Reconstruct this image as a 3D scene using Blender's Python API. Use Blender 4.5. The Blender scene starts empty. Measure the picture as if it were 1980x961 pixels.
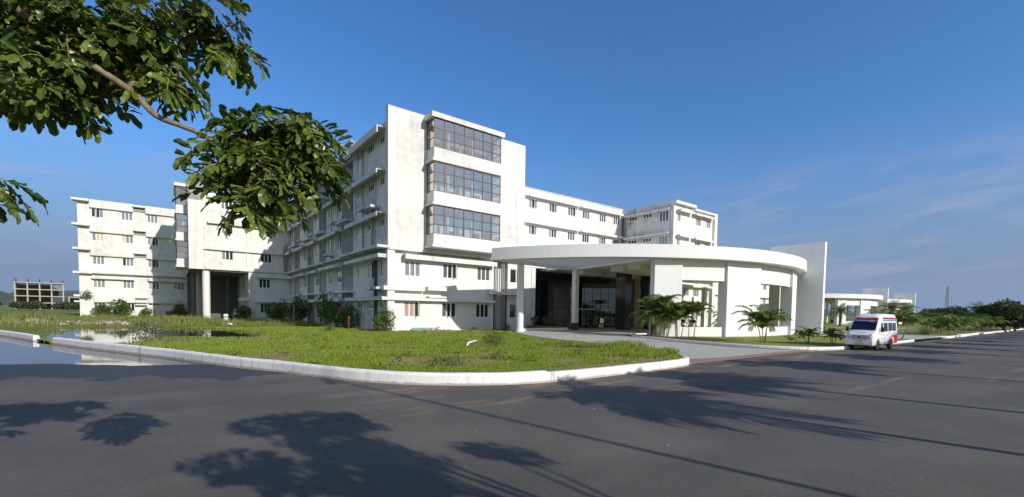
import bpy, bmesh, math, random
from math import sin, cos, pi, radians, sqrt, atan2
from mathutils import Vector, Matrix, noise, geometry
import numpy as np
SC = bpy.context.scene
COL = SC.collection
random.seed(7)
rng = np.random.default_rng(11)

# ------------------------------------------------------------------ camera
CAM = Vector((0.0, 0.0, 2.1))
def setup_camera():
    yaw, tilt, roll = radians(52.62309), radians(2.69667), radians(0.85544)
    f = Vector((cos(tilt)*cos(yaw), cos(tilt)*sin(yaw), -sin(tilt)))
    r = Vector((sin(yaw), -cos(yaw), 0)); d = f.cross(r)
    c, s = cos(roll), sin(roll)
    r2 = c*r - s*d; d2 = s*r + c*d
    cam = bpy.data.cameras.new('camera'); o = bpy.data.objects.new('camera', cam); COL.objects.link(o)
    m = Matrix((r2, -d2, -f)).transposed().to_4x4(); m.translation = CAM
    o.matrix_world = m
    cam.sensor_width = 36; cam.lens = 36*865.7/1980; cam.shift_y = 163.5/1980
    cam.clip_start = 0.1; cam.clip_end = 12000
    SC.camera = o
setup_camera()

# ------------------------------------------------------------------ light
SUN_EL = radians(25.5)
SUN_H = Vector((0.2, -0.98, 0)).normalized()          # horizontal direction towards the sun
SUN_DIR = Vector((SUN_H.x*cos(SUN_EL), SUN_H.y*cos(SUN_EL), sin(SUN_EL)))
def setup_light():
    L = bpy.data.lights.new('sun', 'SUN'); L.energy = 4.5; L.angle = radians(0.55); L.color = (1.0, 0.945, 0.865)
    o = bpy.data.objects.new('sun', L); COL.objects.link(o)
    o.rotation_euler = SUN_DIR.to_track_quat('Z', 'Y').to_euler(); o.location = (20, -60, 60)
    w = bpy.data.worlds.new('World'); SC.world = w; w.use_nodes = True
    nt = w.node_tree; N = nt.nodes; N.clear()
    out = N.new('ShaderNodeOutputWorld'); bg = N.new('ShaderNodeBackground'); bg.inputs[1].default_value = 0.100
    sky = N.new('ShaderNodeTexSky'); sky.sky_type = 'NISHITA'; sky.sun_disc = False
    sky.sun_elevation = SUN_EL; sky.sun_rotation = atan2(SUN_H.x, SUN_H.y)
    sky.altitude = 0; sky.air_density = 1.25; sky.dust_density = 0.35; sky.ozone_density = 4.0
    hs = N.new('ShaderNodeHueSaturation'); hs.inputs['Saturation'].default_value = 1.06; hs.inputs['Value'].default_value = 1.0
    tint = N.new('ShaderNodeMix'); tint.data_type = 'RGBA'; tint.blend_type = 'MULTIPLY'; tint.inputs['Factor'].default_value = 1; nt.links.new(sky.outputs[0], tint.inputs['A']); tint.inputs['B'].default_value = (.80, 1.07, 1.45, 1); nt.links.new(tint.outputs['Result'], hs.inputs['Color'])
    # thin wisps of cirrus low in the sky on the road side
    tc = N.new('ShaderNodeTexCoord'); sep = N.new('ShaderNodeSeparateXYZ'); nt.links.new(tc.outputs['Generated'], sep.inputs[0])
    def m(op, a, b=None, clamp=False):
        n = N.new('ShaderNodeMath'); n.operation = op; n.use_clamp = clamp
        for i, v in enumerate((a, b)):
            if v is None: continue
            if isinstance(v, (int, float)): n.inputs[i].default_value = v
            else: nt.links.new(v, n.inputs[i])
        return n.outputs[0]
    def mr(v, a, b, c=0.0, d=1.0):
        n = N.new('ShaderNodeMapRange'); n.interpolation_type = 'SMOOTHSTEP'; nt.links.new(v, n.inputs[0])
        for i, q in enumerate((a, b, c, d)): n.inputs[i+1].default_value = q
        return n.outputs[0]
    az = m('ARCTAN2', sep.outputs[1], sep.outputs[0])     # 0 along the road, pi/2 into the grounds
    comb = N.new('ShaderNodeCombineXYZ')
    nt.links.new(m('MULTIPLY', az, 2.2), comb.inputs[0]); nt.links.new(m('ADD', m('MULTIPLY', sep.outputs[2], 13.0), m('MULTIPLY', az, 1.4)), comb.inputs[1])
    ns = N.new('ShaderNodeTexNoise'); ns.inputs['Scale'].default_value = 2.3; ns.inputs['Detail'].default_value = 7; ns.inputs['Roughness'].default_value = 0.56; ns.inputs['Distortion'].default_value = 0.7
    nt.links.new(comb.outputs[0], ns.inputs['Vector'])
    el = sep.outputs[2]
    band = m('MULTIPLY', mr(el, 0.03, 0.10), mr(el, 0.21, 0.30, 1.0, 0.0))
    side = m('ADD', mr(az, 0.72, 0.35), m('MULTIPLY', mr(az, 1.2, 1.6), 0.6), True)
    cl = m('MULTIPLY', mr(ns.outputs[0], 0.42, 0.82), m('MULTIPLY', band, side), True)
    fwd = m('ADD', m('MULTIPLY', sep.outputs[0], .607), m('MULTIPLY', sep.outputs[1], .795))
    back = mr(fwd, 0.15, -0.45)                           # unseen bright cloud veil behind the camera, added to fill the shade
    low = m('MULTIPLY', mr(el, 0.35, 0.04, 0.0, 0.95), m('SUBTRACT', 1.0, back))                    # pale band of thick air at the horizon
    mix2 = N.new('ShaderNodeMix'); mix2.data_type = 'RGBA'; nt.links.new(low, mix2.inputs['Factor'])
    nt.links.new(hs.outputs[0], mix2.inputs['A']); mix2.inputs['B'].default_value = (1.80, 2.62, 4.25, 1)
    mix = N.new('ShaderNodeMix'); mix.data_type = 'RGBA'; nt.links.new(m('MULTIPLY', cl, 0.52), mix.inputs['Factor'])
    nt.links.new(mix2.outputs['Result'], mix.inputs['A']); mix.inputs['B'].default_value = (5.0, 4.7, 5.6, 1)
    mix2 = mix
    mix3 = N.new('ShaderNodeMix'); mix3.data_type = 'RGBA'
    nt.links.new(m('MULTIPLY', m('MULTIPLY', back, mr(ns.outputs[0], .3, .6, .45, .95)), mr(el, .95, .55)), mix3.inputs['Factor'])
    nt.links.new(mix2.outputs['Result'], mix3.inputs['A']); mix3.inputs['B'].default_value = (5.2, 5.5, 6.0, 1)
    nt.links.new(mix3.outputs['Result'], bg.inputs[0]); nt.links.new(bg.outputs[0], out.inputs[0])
setup_light()
SC.view_settings.view_transform = 'Standard'; SC.view_settings.look = 'None'
SC.view_settings.exposure = 0.08; SC.view_settings.gamma = 1.0; SC.view_settings.use_curve_mapping = False
SC.cycles.max_bounces = 6; SC.cycles.transparent_max_bounces = 16; SC.cycles.use_denoising = True
SC.cycles.diffuse_bounces = 4; SC.cycles.glossy_bounces = 3; SC.cycles.caustics_reflective = False; SC.cycles.caustics_refractive = False

# ------------------------------------------------------------------ materials
def mat(name, color=(.5,.5,.5), rough=.6, metal=0.0, spec=None):
    m = bpy.data.materials.new(name); m.use_nodes = True
    b = m.node_tree.nodes['Principled BSDF']
    b.inputs['Base Color'].default_value = (*color, 1); b.inputs['Roughness'].default_value = rough; b.inputs['Metallic'].default_value = metal
    if spec is not None: b.inputs['Specular IOR Level'].default_value = spec
    return m
class NT:
    def __init__(s, m):
        s.m = m; s.t = m.node_tree; s.N = s.t.nodes; s.b = s.N['Principled BSDF']; s.tc = s.N.new('ShaderNodeTexCoord'); s.co = s.tc.outputs['Object']
    def link(s, a, b): s.t.links.new(a, b)
    def noise(s, scale, detail=4, rough=.5, vec=None, stretch=None, dist=0):
        n = s.N.new('ShaderNodeTexNoise'); n.inputs['Scale'].default_value = scale; n.inputs['Detail'].default_value = detail; n.inputs['Roughness'].default_value = rough; n.inputs['Distortion'].default_value = dist
        v = vec or s.co
        if stretch:
            mp = s.N.new('ShaderNodeMapping'); mp.inputs['Scale'].default_value = stretch; s.link(v, mp.inputs[0]); v = mp.outputs[0]
        s.link(v, n.inputs['Vector']); return n.outputs[0]
    def mr(s, v, a, b, c=0., d=1.):
        n = s.N.new('ShaderNodeMapRange'); n.interpolation_type = 'SMOOTHSTEP'
        s.link(v, n.inputs[0])
        for i, q in enumerate((a, b, c, d)): n.inputs[i+1].default_value = q
        return n.outputs[0]
    def math(s, op, a, b=None, clamp=False):
        n = s.N.new('ShaderNodeMath'); n.operation = op; n.use_clamp = clamp
        for i, v in enumerate((a, b)):
            if v is None: continue
            if isinstance(v, (int, float)): n.inputs[i].default_value = v
            else: s.link(v, n.inputs[i])
        return n.outputs[0]
    def mix(s, f, a, b, blend='MIX'):
        n = s.N.new('ShaderNodeMix'); n.data_type = 'RGBA'; n.blend_type = blend
        for k, v in (('Factor', f), ('A', a), ('B', b)):
            if isinstance(v, (int, float)): n.inputs[k].default_value = v
            elif isinstance(v, tuple): n.inputs[k].default_value = (*v, 1)
            else: s.link(v, n.inputs[k])
        return n.outputs['Result']
    def xyz(s):
        n = s.N.new('ShaderNodeSeparateXYZ'); s.link(s.co, n.inputs[0]); return n.outputs
    def color(s, c): s.link(c, s.b.inputs['Base Color'])
    def rough(s, c): s.link(c, s.b.inputs['Roughness'])
    def bump(s, h, strength=.3, dist=.02):
        n = s.N.new('ShaderNodeBump'); n.inputs['Strength'].default_value = strength; n.inputs['Distance'].default_value = dist
        s.link(h, n.inputs['Height']); s.link(n.outputs[0], s.b.inputs['Normal'])
    def world(s):
        g = s.N.new('ShaderNodeNewGeometry'); s.co = g.outputs['Position']; return s

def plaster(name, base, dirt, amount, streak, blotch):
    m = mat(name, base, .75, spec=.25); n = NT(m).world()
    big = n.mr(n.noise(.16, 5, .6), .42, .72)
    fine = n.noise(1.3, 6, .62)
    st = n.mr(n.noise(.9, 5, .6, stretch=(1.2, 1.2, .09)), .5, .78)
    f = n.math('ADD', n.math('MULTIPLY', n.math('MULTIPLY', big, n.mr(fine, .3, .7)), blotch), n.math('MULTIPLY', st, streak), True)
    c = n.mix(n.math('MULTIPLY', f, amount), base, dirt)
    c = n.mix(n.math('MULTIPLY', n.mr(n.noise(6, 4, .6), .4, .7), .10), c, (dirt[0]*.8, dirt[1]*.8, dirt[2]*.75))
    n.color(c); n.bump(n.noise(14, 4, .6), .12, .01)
    return m
M = {}
M['white'] = plaster('white_plaster', (.71,.705,.69), (.45,.44,.40), .7, .6, .5)
M['old'] = plaster('weathered_plaster', (.70,.695,.665), (.36,.35,.315), .8, .75, .75)
M['tower'] = plaster('painted_tower_plaster', (.69,.685,.665), (.36,.355,.33), .75, .65, .75)
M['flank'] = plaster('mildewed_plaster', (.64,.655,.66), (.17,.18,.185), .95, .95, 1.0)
M['clean'] = plaster('fresh_white_paint', (.75,.75,.755), (.58,.58,.575), .5, .35, .3)
M['screenwall'] = plaster('grey_white_render', (.86,.865,.87), (.56,.57,.58), .7, .3, .7)
M['concrete'] = plaster('bare_concrete', (.34,.32,.29), (.16,.15,.14), .8, .5, .6)
M['undercroft'] = plaster('shade_darkened_concrete', (.13,.13,.13), (.07,.07,.07), .8, .5, .6)  # concrete coloured darker to stand in for shade under the raised block
M['concrete_warm'] = plaster('bare_frame_concrete', (.44,.40,.35), (.22,.2,.17), .8, .5, .6)
M['ceil'] = mat('ceiling_paint', (.88,.84,.77), .8)
M['room'] = mat('room_paint', (.88,.90,.91), .8)
M['frame'] = mat('white_window_frame', (.78,.78,.77), .4)
M['brown'] = mat('brown_metal', (.085,.035,.028), .45)
M['steel'] = mat('rusty_bars', (.10,.06,.045), .8)
M['rust'] = mat('rusted_steel', (.13,.045,.028), .85)
M['pipe'] = mat('grey_pipe', (.30,.31,.32), .5)
M['pipedark'] = mat('dark_pipe', (.07,.075,.08), .5)
M['ac'] = mat('brown_sheet', (.16,.07,.04), .7)
M['dark'] = mat('dark_void', (.02,.02,.022), .9)
M['granite'] = mat('dark_granite', (.028,.026,.026), .12)
M['tan'] = plaster('tan_stone', (.36,.27,.18), (.22,.16,.11), .6, .2, .6)
M['brownstone'] = mat('brown_stone_tile', (.16,.10,.065), .5)
def glassy(name, c, r=.06, spec=.5): return mat(name, c, r, spec=spec)
M['pane_grey'] = glassy('pane_grey', (.20,.225,.25), .12)
M['pane_dark'] = glassy('pane_dark', (.025,.028,.03), .07)
M['pane_mid'] = glassy('pane_mid', (.10,.115,.13), .1)
M['pane_curtain'] = glassy('pane_curtain', (.40,.27,.24), .25)
M['pane_board'] = glassy('pane_board', (.50,.42,.27), .4)
M['lobbyglass'] = mat('dark_lobby_glass', (.008,.009,.011), .015, spec=.9)
def clear_glass():
    m = bpy.data.materials.new('clear_glass'); m.use_nodes = True; t = m.node_tree; N = t.nodes; N.clear()
    o = N.new('ShaderNodeOutputMaterial'); mx = N.new('ShaderNodeMixShader'); tr = N.new('ShaderNodeBsdfTransparent'); gl = N.new('ShaderNodeBsdfGlossy'); lw = N.new('ShaderNodeLayerWeight'); mr = N.new('ShaderNodeMapRange')
    tr.inputs[0].default_value = (.95,.98,.99,1); gl.inputs['Roughness'].default_value = .02; gl.inputs['Color'].default_value = (1.0,.93,.84,1); lw.inputs['Blend'].default_value = .5
    mr.inputs[3].default_value = .26; mr.inputs[4].default_value = .65
    t.links.new(lw.outputs['Facing'], mr.inputs[0]); t.links.new(mr.outputs[0], mx.inputs[0]); t.links.new(tr.outputs[0], mx.inputs[1]); t.links.new(gl.outputs[0], mx.inputs[2]); t.links.new(mx.outputs[0], o.inputs['Surface'])
    return m
M['clear'] = clear_glass()

def foliage(name, dark, light, trans=.3, rough=.5, spec=.35):
    m = mat(name, light, rough, spec=spec); t = m.node_tree; N = t.nodes; b = N['Principled BSDF']
    g = N.new('ShaderNodeNewGeometry'); r = N.new('ShaderNodeValToRGB'); t.links.new(g.outputs['Random Per Island'], r.inputs[0])
    r.color_ramp.elements[0].color = (*dark, 1); r.color_ramp.elements[1].color = (*light, 1)
    t.links.new(r.outputs[0], b.inputs['Base Color'])
    tl = N.new('ShaderNodeBsdfTranslucent'); t.links.new(r.outputs[0], tl.inputs[0])
    mx = N.new('ShaderNodeMixShader'); mx.inputs[0].default_value = trans
    o = N['Material Output']; t.links.new(b.outputs[0], mx.inputs[1]); t.links.new(tl.outputs[0], mx.inputs[2]); t.links.new(mx.outputs[0], o.inputs[0])
    return m
M['leaf'] = foliage('glossy_leaf', (.035,.068,.010), (.16,.215,.03), .26, .36, .5)
M['treeleaf'] = foliage('tree_leaf', (.022,.045,.012), (.06,.10,.022), .2)
M['fartree'] = foliage('far_tree_leaf', (.035,.058,.018), (.09,.13,.04), .2)
M['bushleaf'] = foliage('bush_leaf', (.055,.10,.018), (.15,.22,.04), .3)
M['paleleaf'] = foliage('pale_leaf', (.09,.13,.05), (.24,.28,.15), .3)
M['palm'] = foliage('palm_leaf', (.06,.11,.015), (.23,.31,.045), .3, .45)
M['palmgrey'] = foliage('date_palm_leaf', (.07,.11,.026), (.22,.28,.075), .3, .45)
M['grass'] = foliage('grass_blade', (.13,.20,.022), (.39,.46,.068), .35, .6, .2)
M['grassdry'] = foliage('tall_grass', (.13,.17,.03), (.34,.34,.10), .35, .6, .2)
def bark(name, a, b_, s):
    m = mat(name, a, .85); n = NT(m); n.color(n.mix(n.mr(n.noise(s, 5, .6, stretch=(1,1,.35)), .35, .7), a, b_)); n.bump(n.noise(s*2, 4, .6), .5, .02); return m
M['bark'] = bark('grey_bark', (.26,.20,.14), (.13,.09,.06), 14)
M['palmtrunk'] = bark('palm_trunk', (.24,.17,.11), (.09,.06,.04), 9)
M['cane'] = bark('green_cane', (.30,.30,.13), (.18,.17,.08), 8)

def asphalt():
    m = mat('asphalt', (.05,.05,.05), .85, spec=.3); n = NT(m); x, y, z = n.xyz()
    sp = n.noise(55, 3, .7); big = n.noise(.35, 5, .55); mid = n.noise(2.2, 4, .6)
    c = n.mix(n.mr(big, .35, .7), (.080,.072,.060), (.126,.114,.095))
    c = n.mix(n.math('MULTIPLY', n.mr(sp, .45, .75), .5), c, (.21,.195,.17))
    c = n.mix(n.math('MULTIPLY', n.mr(n.noise(24, 2, .6), .64, .74), .5), c, (.30,.295,.28))
    c = n.mix(n.math('MULTIPLY', n.mr(mid, .5, .8), .25), c, (.06,.059,.058))
    c = n.mix(n.math('MULTIPLY', n.mr(n.noise(17, 4, .75), .36, .66), .5), c, n.mix(.5, c, (.20,.185,.16)))
    c = n.mix(n.math('MULTIPLY', n.mr(n.noise(11, 5, .8), .55, .7), .35), c, (.045,.042,.037))
    c = n.mix(n.math('MULTIPLY', n.mr(n.noise(.22, 3, .5, stretch=(.35,1.5,1)), .45, .62), .3), c, (.062,.058,.052))
    # reddish soil washed onto the edge of the road and worn tracks
    e = n.math('MULTIPLY', n.mr(y, 6.3, 9.3), n.mr(x, 1.5, 5.0))
    so = n.mr(n.noise(.8, 5, .65, stretch=(.35, 1.3, 1)), .5, .66)
    so2 = n.mr(n.noise(.5, 5, .65, stretch=(.16, 1.5, 1)), .585, .68)
    c = n.mix(n.math('MULTIPLY', n.math('MULTIPLY', so, e), .85, True), c, (.30,.20,.125))
    c = n.mix(n.math('MULTIPLY', n.math('MULTIPLY', so2, n.mr(x, 11, 18)), .4, True), c, (.30,.235,.165))
    # wet band along the flood water: distance from the waterline, broken up by noise
    d = n.math('SUBTRACT', n.math('ADD', n.math('MULTIPLY', x, .50), y), n.math('MULTIPLY', n.noise(.3, 4, .5, stretch=(1.6,.7,1)), 7.5))
    wet = n.mr(d, 12.6, 12.9)
    sh = n.math('MULTIPLY', wet, n.mr(x, 5.2, 3.2), True)
    c = n.mix(n.math('MULTIPLY', sh, .8), c, (.026,.026,.030))
    n.color(c); n.rough(n.mr(sh, 0, 1, .88, .6)); n.bump(n.math('ADD', sp, n.math('MULTIPLY', n.noise(24, 3, .6), .7)), .35, .012)
    return m
M['asphalt'] = asphalt()
def paving():
    m = mat('block_paving', (.27,.265,.235), .85); n = NT(m)
    b = n.N.new('ShaderNodeTexBrick'); b.inputs['Scale'].default_value = 1; b.inputs['Brick Width'].default_value = .24; b.inputs['Row Height'].default_value = .12; b.inputs['Mortar Size'].default_value = .007
    b.inputs['Color1'].default_value = (.50,.495,.415,1); b.inputs['Color2'].default_value = (.40,.40,.335,1); b.inputs['Mortar'].default_value = (.22,.21,.19,1)
    mp = n.N.new('ShaderNodeMapping'); mp.inputs['Rotation'].default_value = (0,0,.5); n.link(n.co, mp.inputs[0]); n.link(mp.outputs[0], b.inputs['Vector'])
    c = n.mix(n.math('MULTIPLY', n.mr(n.noise(.5, 5, .6), .4, .7), .5), b.outputs[0], (.40,.36,.29))
    n.color(c); return m
M['paving'] = paving()
def redpaving():
    m = mat('red_paving', (.28,.12,.09), .85); n = NT(m)
    n.color(n.mix(n.noise(3, 5, .6), (.36,.20,.165), (.26,.155,.13))); return m
M['redpaving'] = redpaving()
def lawn():
    m = mat('lawn_soil', (.1,.12,.04), .95, spec=.1); n = NT(m).world()
    at = n.N.new('ShaderNodeAttribute'); at.attribute_name = 'dirt'
    g = n.mix(n.mr(n.noise(.25, 5, .6), .35, .68), (.15,.21,.035), (.30,.325,.085))
    g = n.mix(n.mr(n.noise(7, 5, .7), .35, .75), n.mix(.5, g, (.09,.115,.025)), g)
    d = n.mix(n.noise(2, 5, .6), (.36,.21,.115), (.44,.29,.17))
    f = n.math('MULTIPLY', at.outputs['Fac'], n.mr(n.noise(5, 5, .7), .3, .55), True)
    n.color(n.mix(f, g, d)); n.bump(n.noise(5, 6, .7), 1.0, .12); return m
M['lawn'] = lawn()
def neat():
    m = mat('mown_lawn', (.13,.15,.04), .95, spec=.1); n = NT(m).world()
    g = n.mix(n.mr(n.noise(.6, 5, .6), .35, .68), (.20,.23,.05), (.33,.31,.10))
    n.color(n.mix(n.math('MULTIPLY', n.mr(n.noise(9, 5, .7), .4, .7), .4), g, (.12,.15,.03))); n.bump(n.noise(12, 5, .7), .8, .06); return m
M['neat'] = neat()
def field():
    m = mat('field', (.1,.12,.04), .95, spec=.1); n = NT(m).world()
    n.color(n.mix(n.mr(n.noise(.02, 6, .6), .35, .68), (.12,.16,.04), (.24,.24,.085))); return m
M['field'] = field()
def hills():
    m = mat('hill_scrub', (.06,.08,.04), .95, spec=.1); n = NT(m).world()
    n.color(n.mix(n.noise(.004, 6, .6), (.05,.07,.03), (.09,.095,.05))); return m
M['hill'] = hills()
def kerbm():
    m = mat('kerb_white', (.78,.77,.74), .8); n = NT(m); x, y, z = n.xyz()
    c = n.mix(n.math('MULTIPLY', n.mr(n.noise(1.1, 5, .65), .45, .75), .35), (.80,.79,.765), (.60,.56,.48))
    c = n.mix(n.math('MULTIPLY', n.mr(n.noise(5, 5, .7, stretch=(1,1,.3)), .52, .75), .55), c, (.45,.40,.33))
    cr = n.noise(1.3, 2, .4, stretch=(1,1,.03)); crk = n.math('LESS_THAN', n.math('ABSOLUTE', n.math('SUBTRACT', cr, .5)), .0045)
    c = n.mix(n.math('MULTIPLY', crk, .55), c, (.30,.27,.23))
    base = n.math('SUBTRACT', .12, n.math('MULTIPLY', n.noise(3, 4, .6), .14))
    c = n.mix(n.math('MULTIPLY', n.mr(n.math('SUBTRACT', z, base), .03, -.01), .75), c, (.33,.25,.18))
    n.color(c); n.bump(n.noise(7, 4, .6), .25, .015); return m
M['kerb'] = kerbm()
def water():
    m = mat('flood_water', (.018,.022,.024), .03, spec=.5); n = NT(m).world()
    n.bump(n.noise(.9, 3, .5, stretch=(1, 1.6, 1)), .035, .05); return m
M['water'] = water()
M['paint_white'] = mat('van_white_paint', (.80,.80,.81), .25); 
M['paint_red'] = mat('van_red', (.42,.018,.025), .3)
M['paint_blue'] = mat('van_blue', (.09,.24,.55), .3)
M['banner'] = mat('banner_blue', (.02,.04,.20), .4)
M['letter'] = mat('letter_white', (.8,.8,.8), .5)
M['letter_red'] = mat('letter_red', (.22,.03,.03), .5)
M['rubber'] = mat('tyre_rubber', (.018,.018,.019), .8)
M['chrome'] = mat('chrome', (.62,.63,.65), .25, 1.0)
M['plasticdark'] = mat('dark_plastic', (.025,.025,.028), .45)
M['vanglass'] = mat('van_glass', (.012,.014,.016), .04, spec=.6)
M['lamp'] = mat('headlamp', (.45,.47,.50), .1)
M['amber'] = mat('amber', (.6,.22,.02), .3)
M['plate'] = mat('yellow_plate', (.72,.40,.02), .5)
M['beacon'] = mat('blue_beacon', (.01,.02,.16), .15)
M['skin'] = mat('skin', (.10,.055,.035), .6)
M['hair'] = mat('hair', (.012,.01,.009), .6)
M['shirt'] = mat('white_shirt', (.72,.75,.78), .8)
M['lungi'] = mat('rust_cloth', (.40,.11,.045), .85)
M['bag'] = mat('plastic_bag', (.62,.60,.72), .4)
M['terracotta'] = mat('terracotta', (.20,.07,.04), .8)
M['cream'] = mat('cart_cream', (.55,.52,.45), .5)
M['rubble'] = plaster('rubble', (.27,.20,.155), (.13,.09,.07), .9, .2, .9)
M['rubblepale'] = plaster('rubble_pale', (.62,.60,.56), (.3,.26,.22), .9, .2, .7)
M['rubbledark'] = mat('brown_block_wall', (.14,.10,.08), .9)
M['soil'] = mat('red_soil', (.19,.085,.045), .95)

# ------------------------------------------------------------------ mesh builder
class MB:
    def __init__(s): s.v = []; s.f = []; s.mi = []
    def add(s, vs, fs, mi=0):
        k = len(s.v); s.v += [tuple(v) for v in vs]; s.f += [tuple(i+k for i in f) for f in fs]; s.mi += [mi]*len(fs); return s
    def box(s, x0, x1, y0, y1, z0, z1, mi=0):
        return s.add([(x0,y0,z0),(x1,y0,z0),(x1,y1,z0),(x0,y1,z0),(x0,y0,z1),(x1,y0,z1),(x1,y1,z1),(x0,y1,z1)],
                     [(0,3,2,1),(4,5,6,7),(0,1,5,4),(1,2,6,5),(2,3,7,6),(3,0,4,7)], mi)
    def obox(s, c, sx, sy, sz, rz=0, mi=0, rx=0):
        R = Matrix.Rotation(rz, 3, 'Z') @ Matrix.Rotation(rx, 3, 'X'); c = Vector(c); k = len(s.v)
        s.box(-sx/2, sx/2, -sy/2, sy/2, -sz/2, sz/2, mi)
        for i in range(k, len(s.v)): s.v[i] = tuple(c + R @ Vector(s.v[i]))
        return s
    def quad(s, a, b, c, d, mi=0): return s.add([a,b,c,d], [(0,1,2,3)], mi)
    def prism(s, poly, z0, z1, mi=0):
        n = len(poly)
        if sum(poly[i][0]*poly[(i+1)%n][1]-poly[(i+1)%n][0]*poly[i][1] for i in range(n)) < 0: poly = poly[::-1]
        tris = geometry.tessellate_polygon([[Vector((p[0],p[1],0)) for p in poly]])
        fs = []
        for t in tris:
            a,b,c = (poly[i] for i in t); 
            if (b[0]-a[0])*(c[1]-a[1])-(c[0]-a[0])*(b[1]-a[1]) < 0: t = t[::-1]
            fs.append(tuple(i+n for i in t)); fs.append(tuple(t[::-1]))
        fs += [(i,(i+1)%n,(i+1)%n+n,i+n) for i in range(n)]
        return s.add([(p[0],p[1],z0) for p in poly]+[(p[0],p[1],z1) for p in poly], fs, mi)
    def tube(s, pts, r, n=8, mi=0, cap=True):
        pts = [Vector(p) for p in pts]; m = len(pts); rs = r if isinstance(r, (list, tuple)) else [r]*m
        vs = []; fs = []; up = Vector((0,0,1)); pu = None
        for i, p in enumerate(pts):
            t = (pts[min(i+1,m-1)]-pts[max(i-1,0)]).normalized()
            if pu is None: pu = t.cross(up) if abs(t.z) < .95 else t.cross(Vector((1,0,0)))
            pu = (pu - t*pu.dot(t)).normalized(); w = t.cross(pu)
            for k in range(n):
                a = 2*pi*k/n; vs.append(p + rs[i]*(cos(a)*pu + sin(a)*w))
        for i in range(m-1):
            for k in range(n): fs.append((i*n+k, (i+1)*n+k, (i+1)*n+(k+1)%n, i*n+(k+1)%n))
        if cap: fs.append(tuple(range(n))); fs.append(tuple((m-1)*n+k for k in reversed(range(n))))
        return s.add(vs, fs, mi)
    def lathe(s, c, prof, n=16, mi=0, axis='Z'):
        vs = []; fs = []; m = len(prof)
        for r, h in prof:
            for k in range(n):
                a = 2*pi*k/n
                q = (r*cos(a), r*sin(a), h) if axis == 'Z' else (r*cos(a), h, r*sin(a)) if axis == 'Y' else (h, r*cos(a), r*sin(a))
                vs.append(Vector(c)+Vector(q))
        for i in range(m-1):
            for k in range(n): fs.append((i*n+k, i*n+(k+1)%n, (i+1)*n+(k+1)%n, (i+1)*n+k))
        fs.append(tuple(reversed(range(n)))); fs.append(tuple((m-1)*n+k for k in range(n)))
        return s.add(vs, fs, mi)
    def mesh(s, name, mats, smooth=False, off=(0,0,0)):
        me = bpy.data.meshes.new(name); o = Vector(off)
        me.from_pydata([tuple(Vector(v)-o) for v in s.v] if o.length else s.v, [], s.f)
        for m in (mats if isinstance(mats, (list, tuple)) else [mats]): me.materials.append(m)
        me.polygons.foreach_set('material_index', s.mi)
        if smooth: me.polygons.foreach_set('use_smooth', [True]*len(s.f))
        me.update(); return me
    def build(s, name, mats, parent=None, smooth=False, w=False, bevel=0):
        off = wloc(parent) if (w and parent) else (0,0,0)
        o = inst(s.mesh(name, mats, smooth, off), name, parent)
        if bevel:
            b = o.modifiers.new('bevel', 'BEVEL'); b.width = bevel; b.segments = 2; b.limit_method = 'ANGLE'; b.angle_limit = .6
        return o
def wloc(o):
    p = Vector((0,0,0))
    while o: p += o.location; o = o.parent
    return p
def inst(me, name, parent=None, loc=(0,0,0), rz=0, sc=1):
    o = bpy.data.objects.new(name, me); COL.objects.link(o); o.location = loc; o.rotation_euler = (0,0,rz)
    if sc != 1: o.scale = (sc,sc,sc)
    if parent: o.parent = parent
    return o
def tag(o, label, cat, group=None, kind=None):
    o['label'] = label; o['category'] = cat
    if group: o['group'] = group
    if kind: o['kind'] = kind
    return o
def thing(name, label, cat, loc=(0,0,0), rz=0, group=None, sc=1):
    o = inst(None, name, None, loc, rz, sc); o.empty_display_size = .3
    return tag(o, label, cat, group)
def struct(o, kind='structure'): o['kind'] = kind; return o
def copy_tree(o, parent=None):
    c = o.copy(); COL.objects.link(c); c.parent = parent
    for ch in list(o.children): copy_tree(ch, c)
    return c
def smooth(a, b, x):
    t = min(1, max(0, (x-a)/(b-a))); return t*t*(3-2*t)
def catmull(P, n=6, closed=False):
    out = []; m = len(P); P = [Vector(p) for p in P]
    for i in range(m if closed else m-1):
        g = (lambda k: P[k % m]) if closed else (lambda k: P[min(max(k,0),m-1)])
        a,b,c,d = g(i-1), g(i), g(i+1), g(i+2)
        for k in range(n):
            t = k/n; out.append(.5*((2*b)+(c-a)*t+(2*a-5*b+4*c-d)*t*t+(3*b-a-3*c+d)*t**3))
    if not closed: out.append(P[-1])
    return out
# ------------------------------------------------------------------ ground, roads, water
KERB = [(-5.0,34.6),(-3.3,30.6),(-1.4,26.4),(-.1,23.6),(1.1,20.6),(2.05,18.3),(3.0,16.4),(3.75,14.6),(4.5,13.1),(5.5,11.8),(6.7,10.9),(8.0,10.3),(9.8,10.02),(12.5,10.0),(15.4,10.1),(17.0,10.35),(17.75,10.9)]
DRIVE_W = [(17.75,10.9),(19.3,12.2),(20.8,14.2),(22.3,17.2),(23.0,19.8),(23.1,22.2),(23.3,25.0),(24.1,28.0),(25.4,31.4),(27.4,35.2)]
ISLE = [(37.5,27.2),(35.6,27.0),(34.3,26.5),(33.1,25.4),(32.3,24.1),(31.5,22.0),(30.4,19.0),(29.85,15.3),(30.3,12.7),(31.2,11.1),(32.7,10.2),(34.6,9.9)]
ISLE_E = [(34.6,9.9),(44,9.9),(51.6,9.9),(52.7,10.2),(53.2,11.2),(53.3,14.0),(52.9,18.0)]
LEFTK = [(-6.25,37.7),(-7.3,40.6),(-9.3,45.8),(-13,55),(-19,70),(-28,92)]
kerb_c = [tuple(p.xy) for p in catmull([(x,y,0) for x,y in KERB], 5)]
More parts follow.
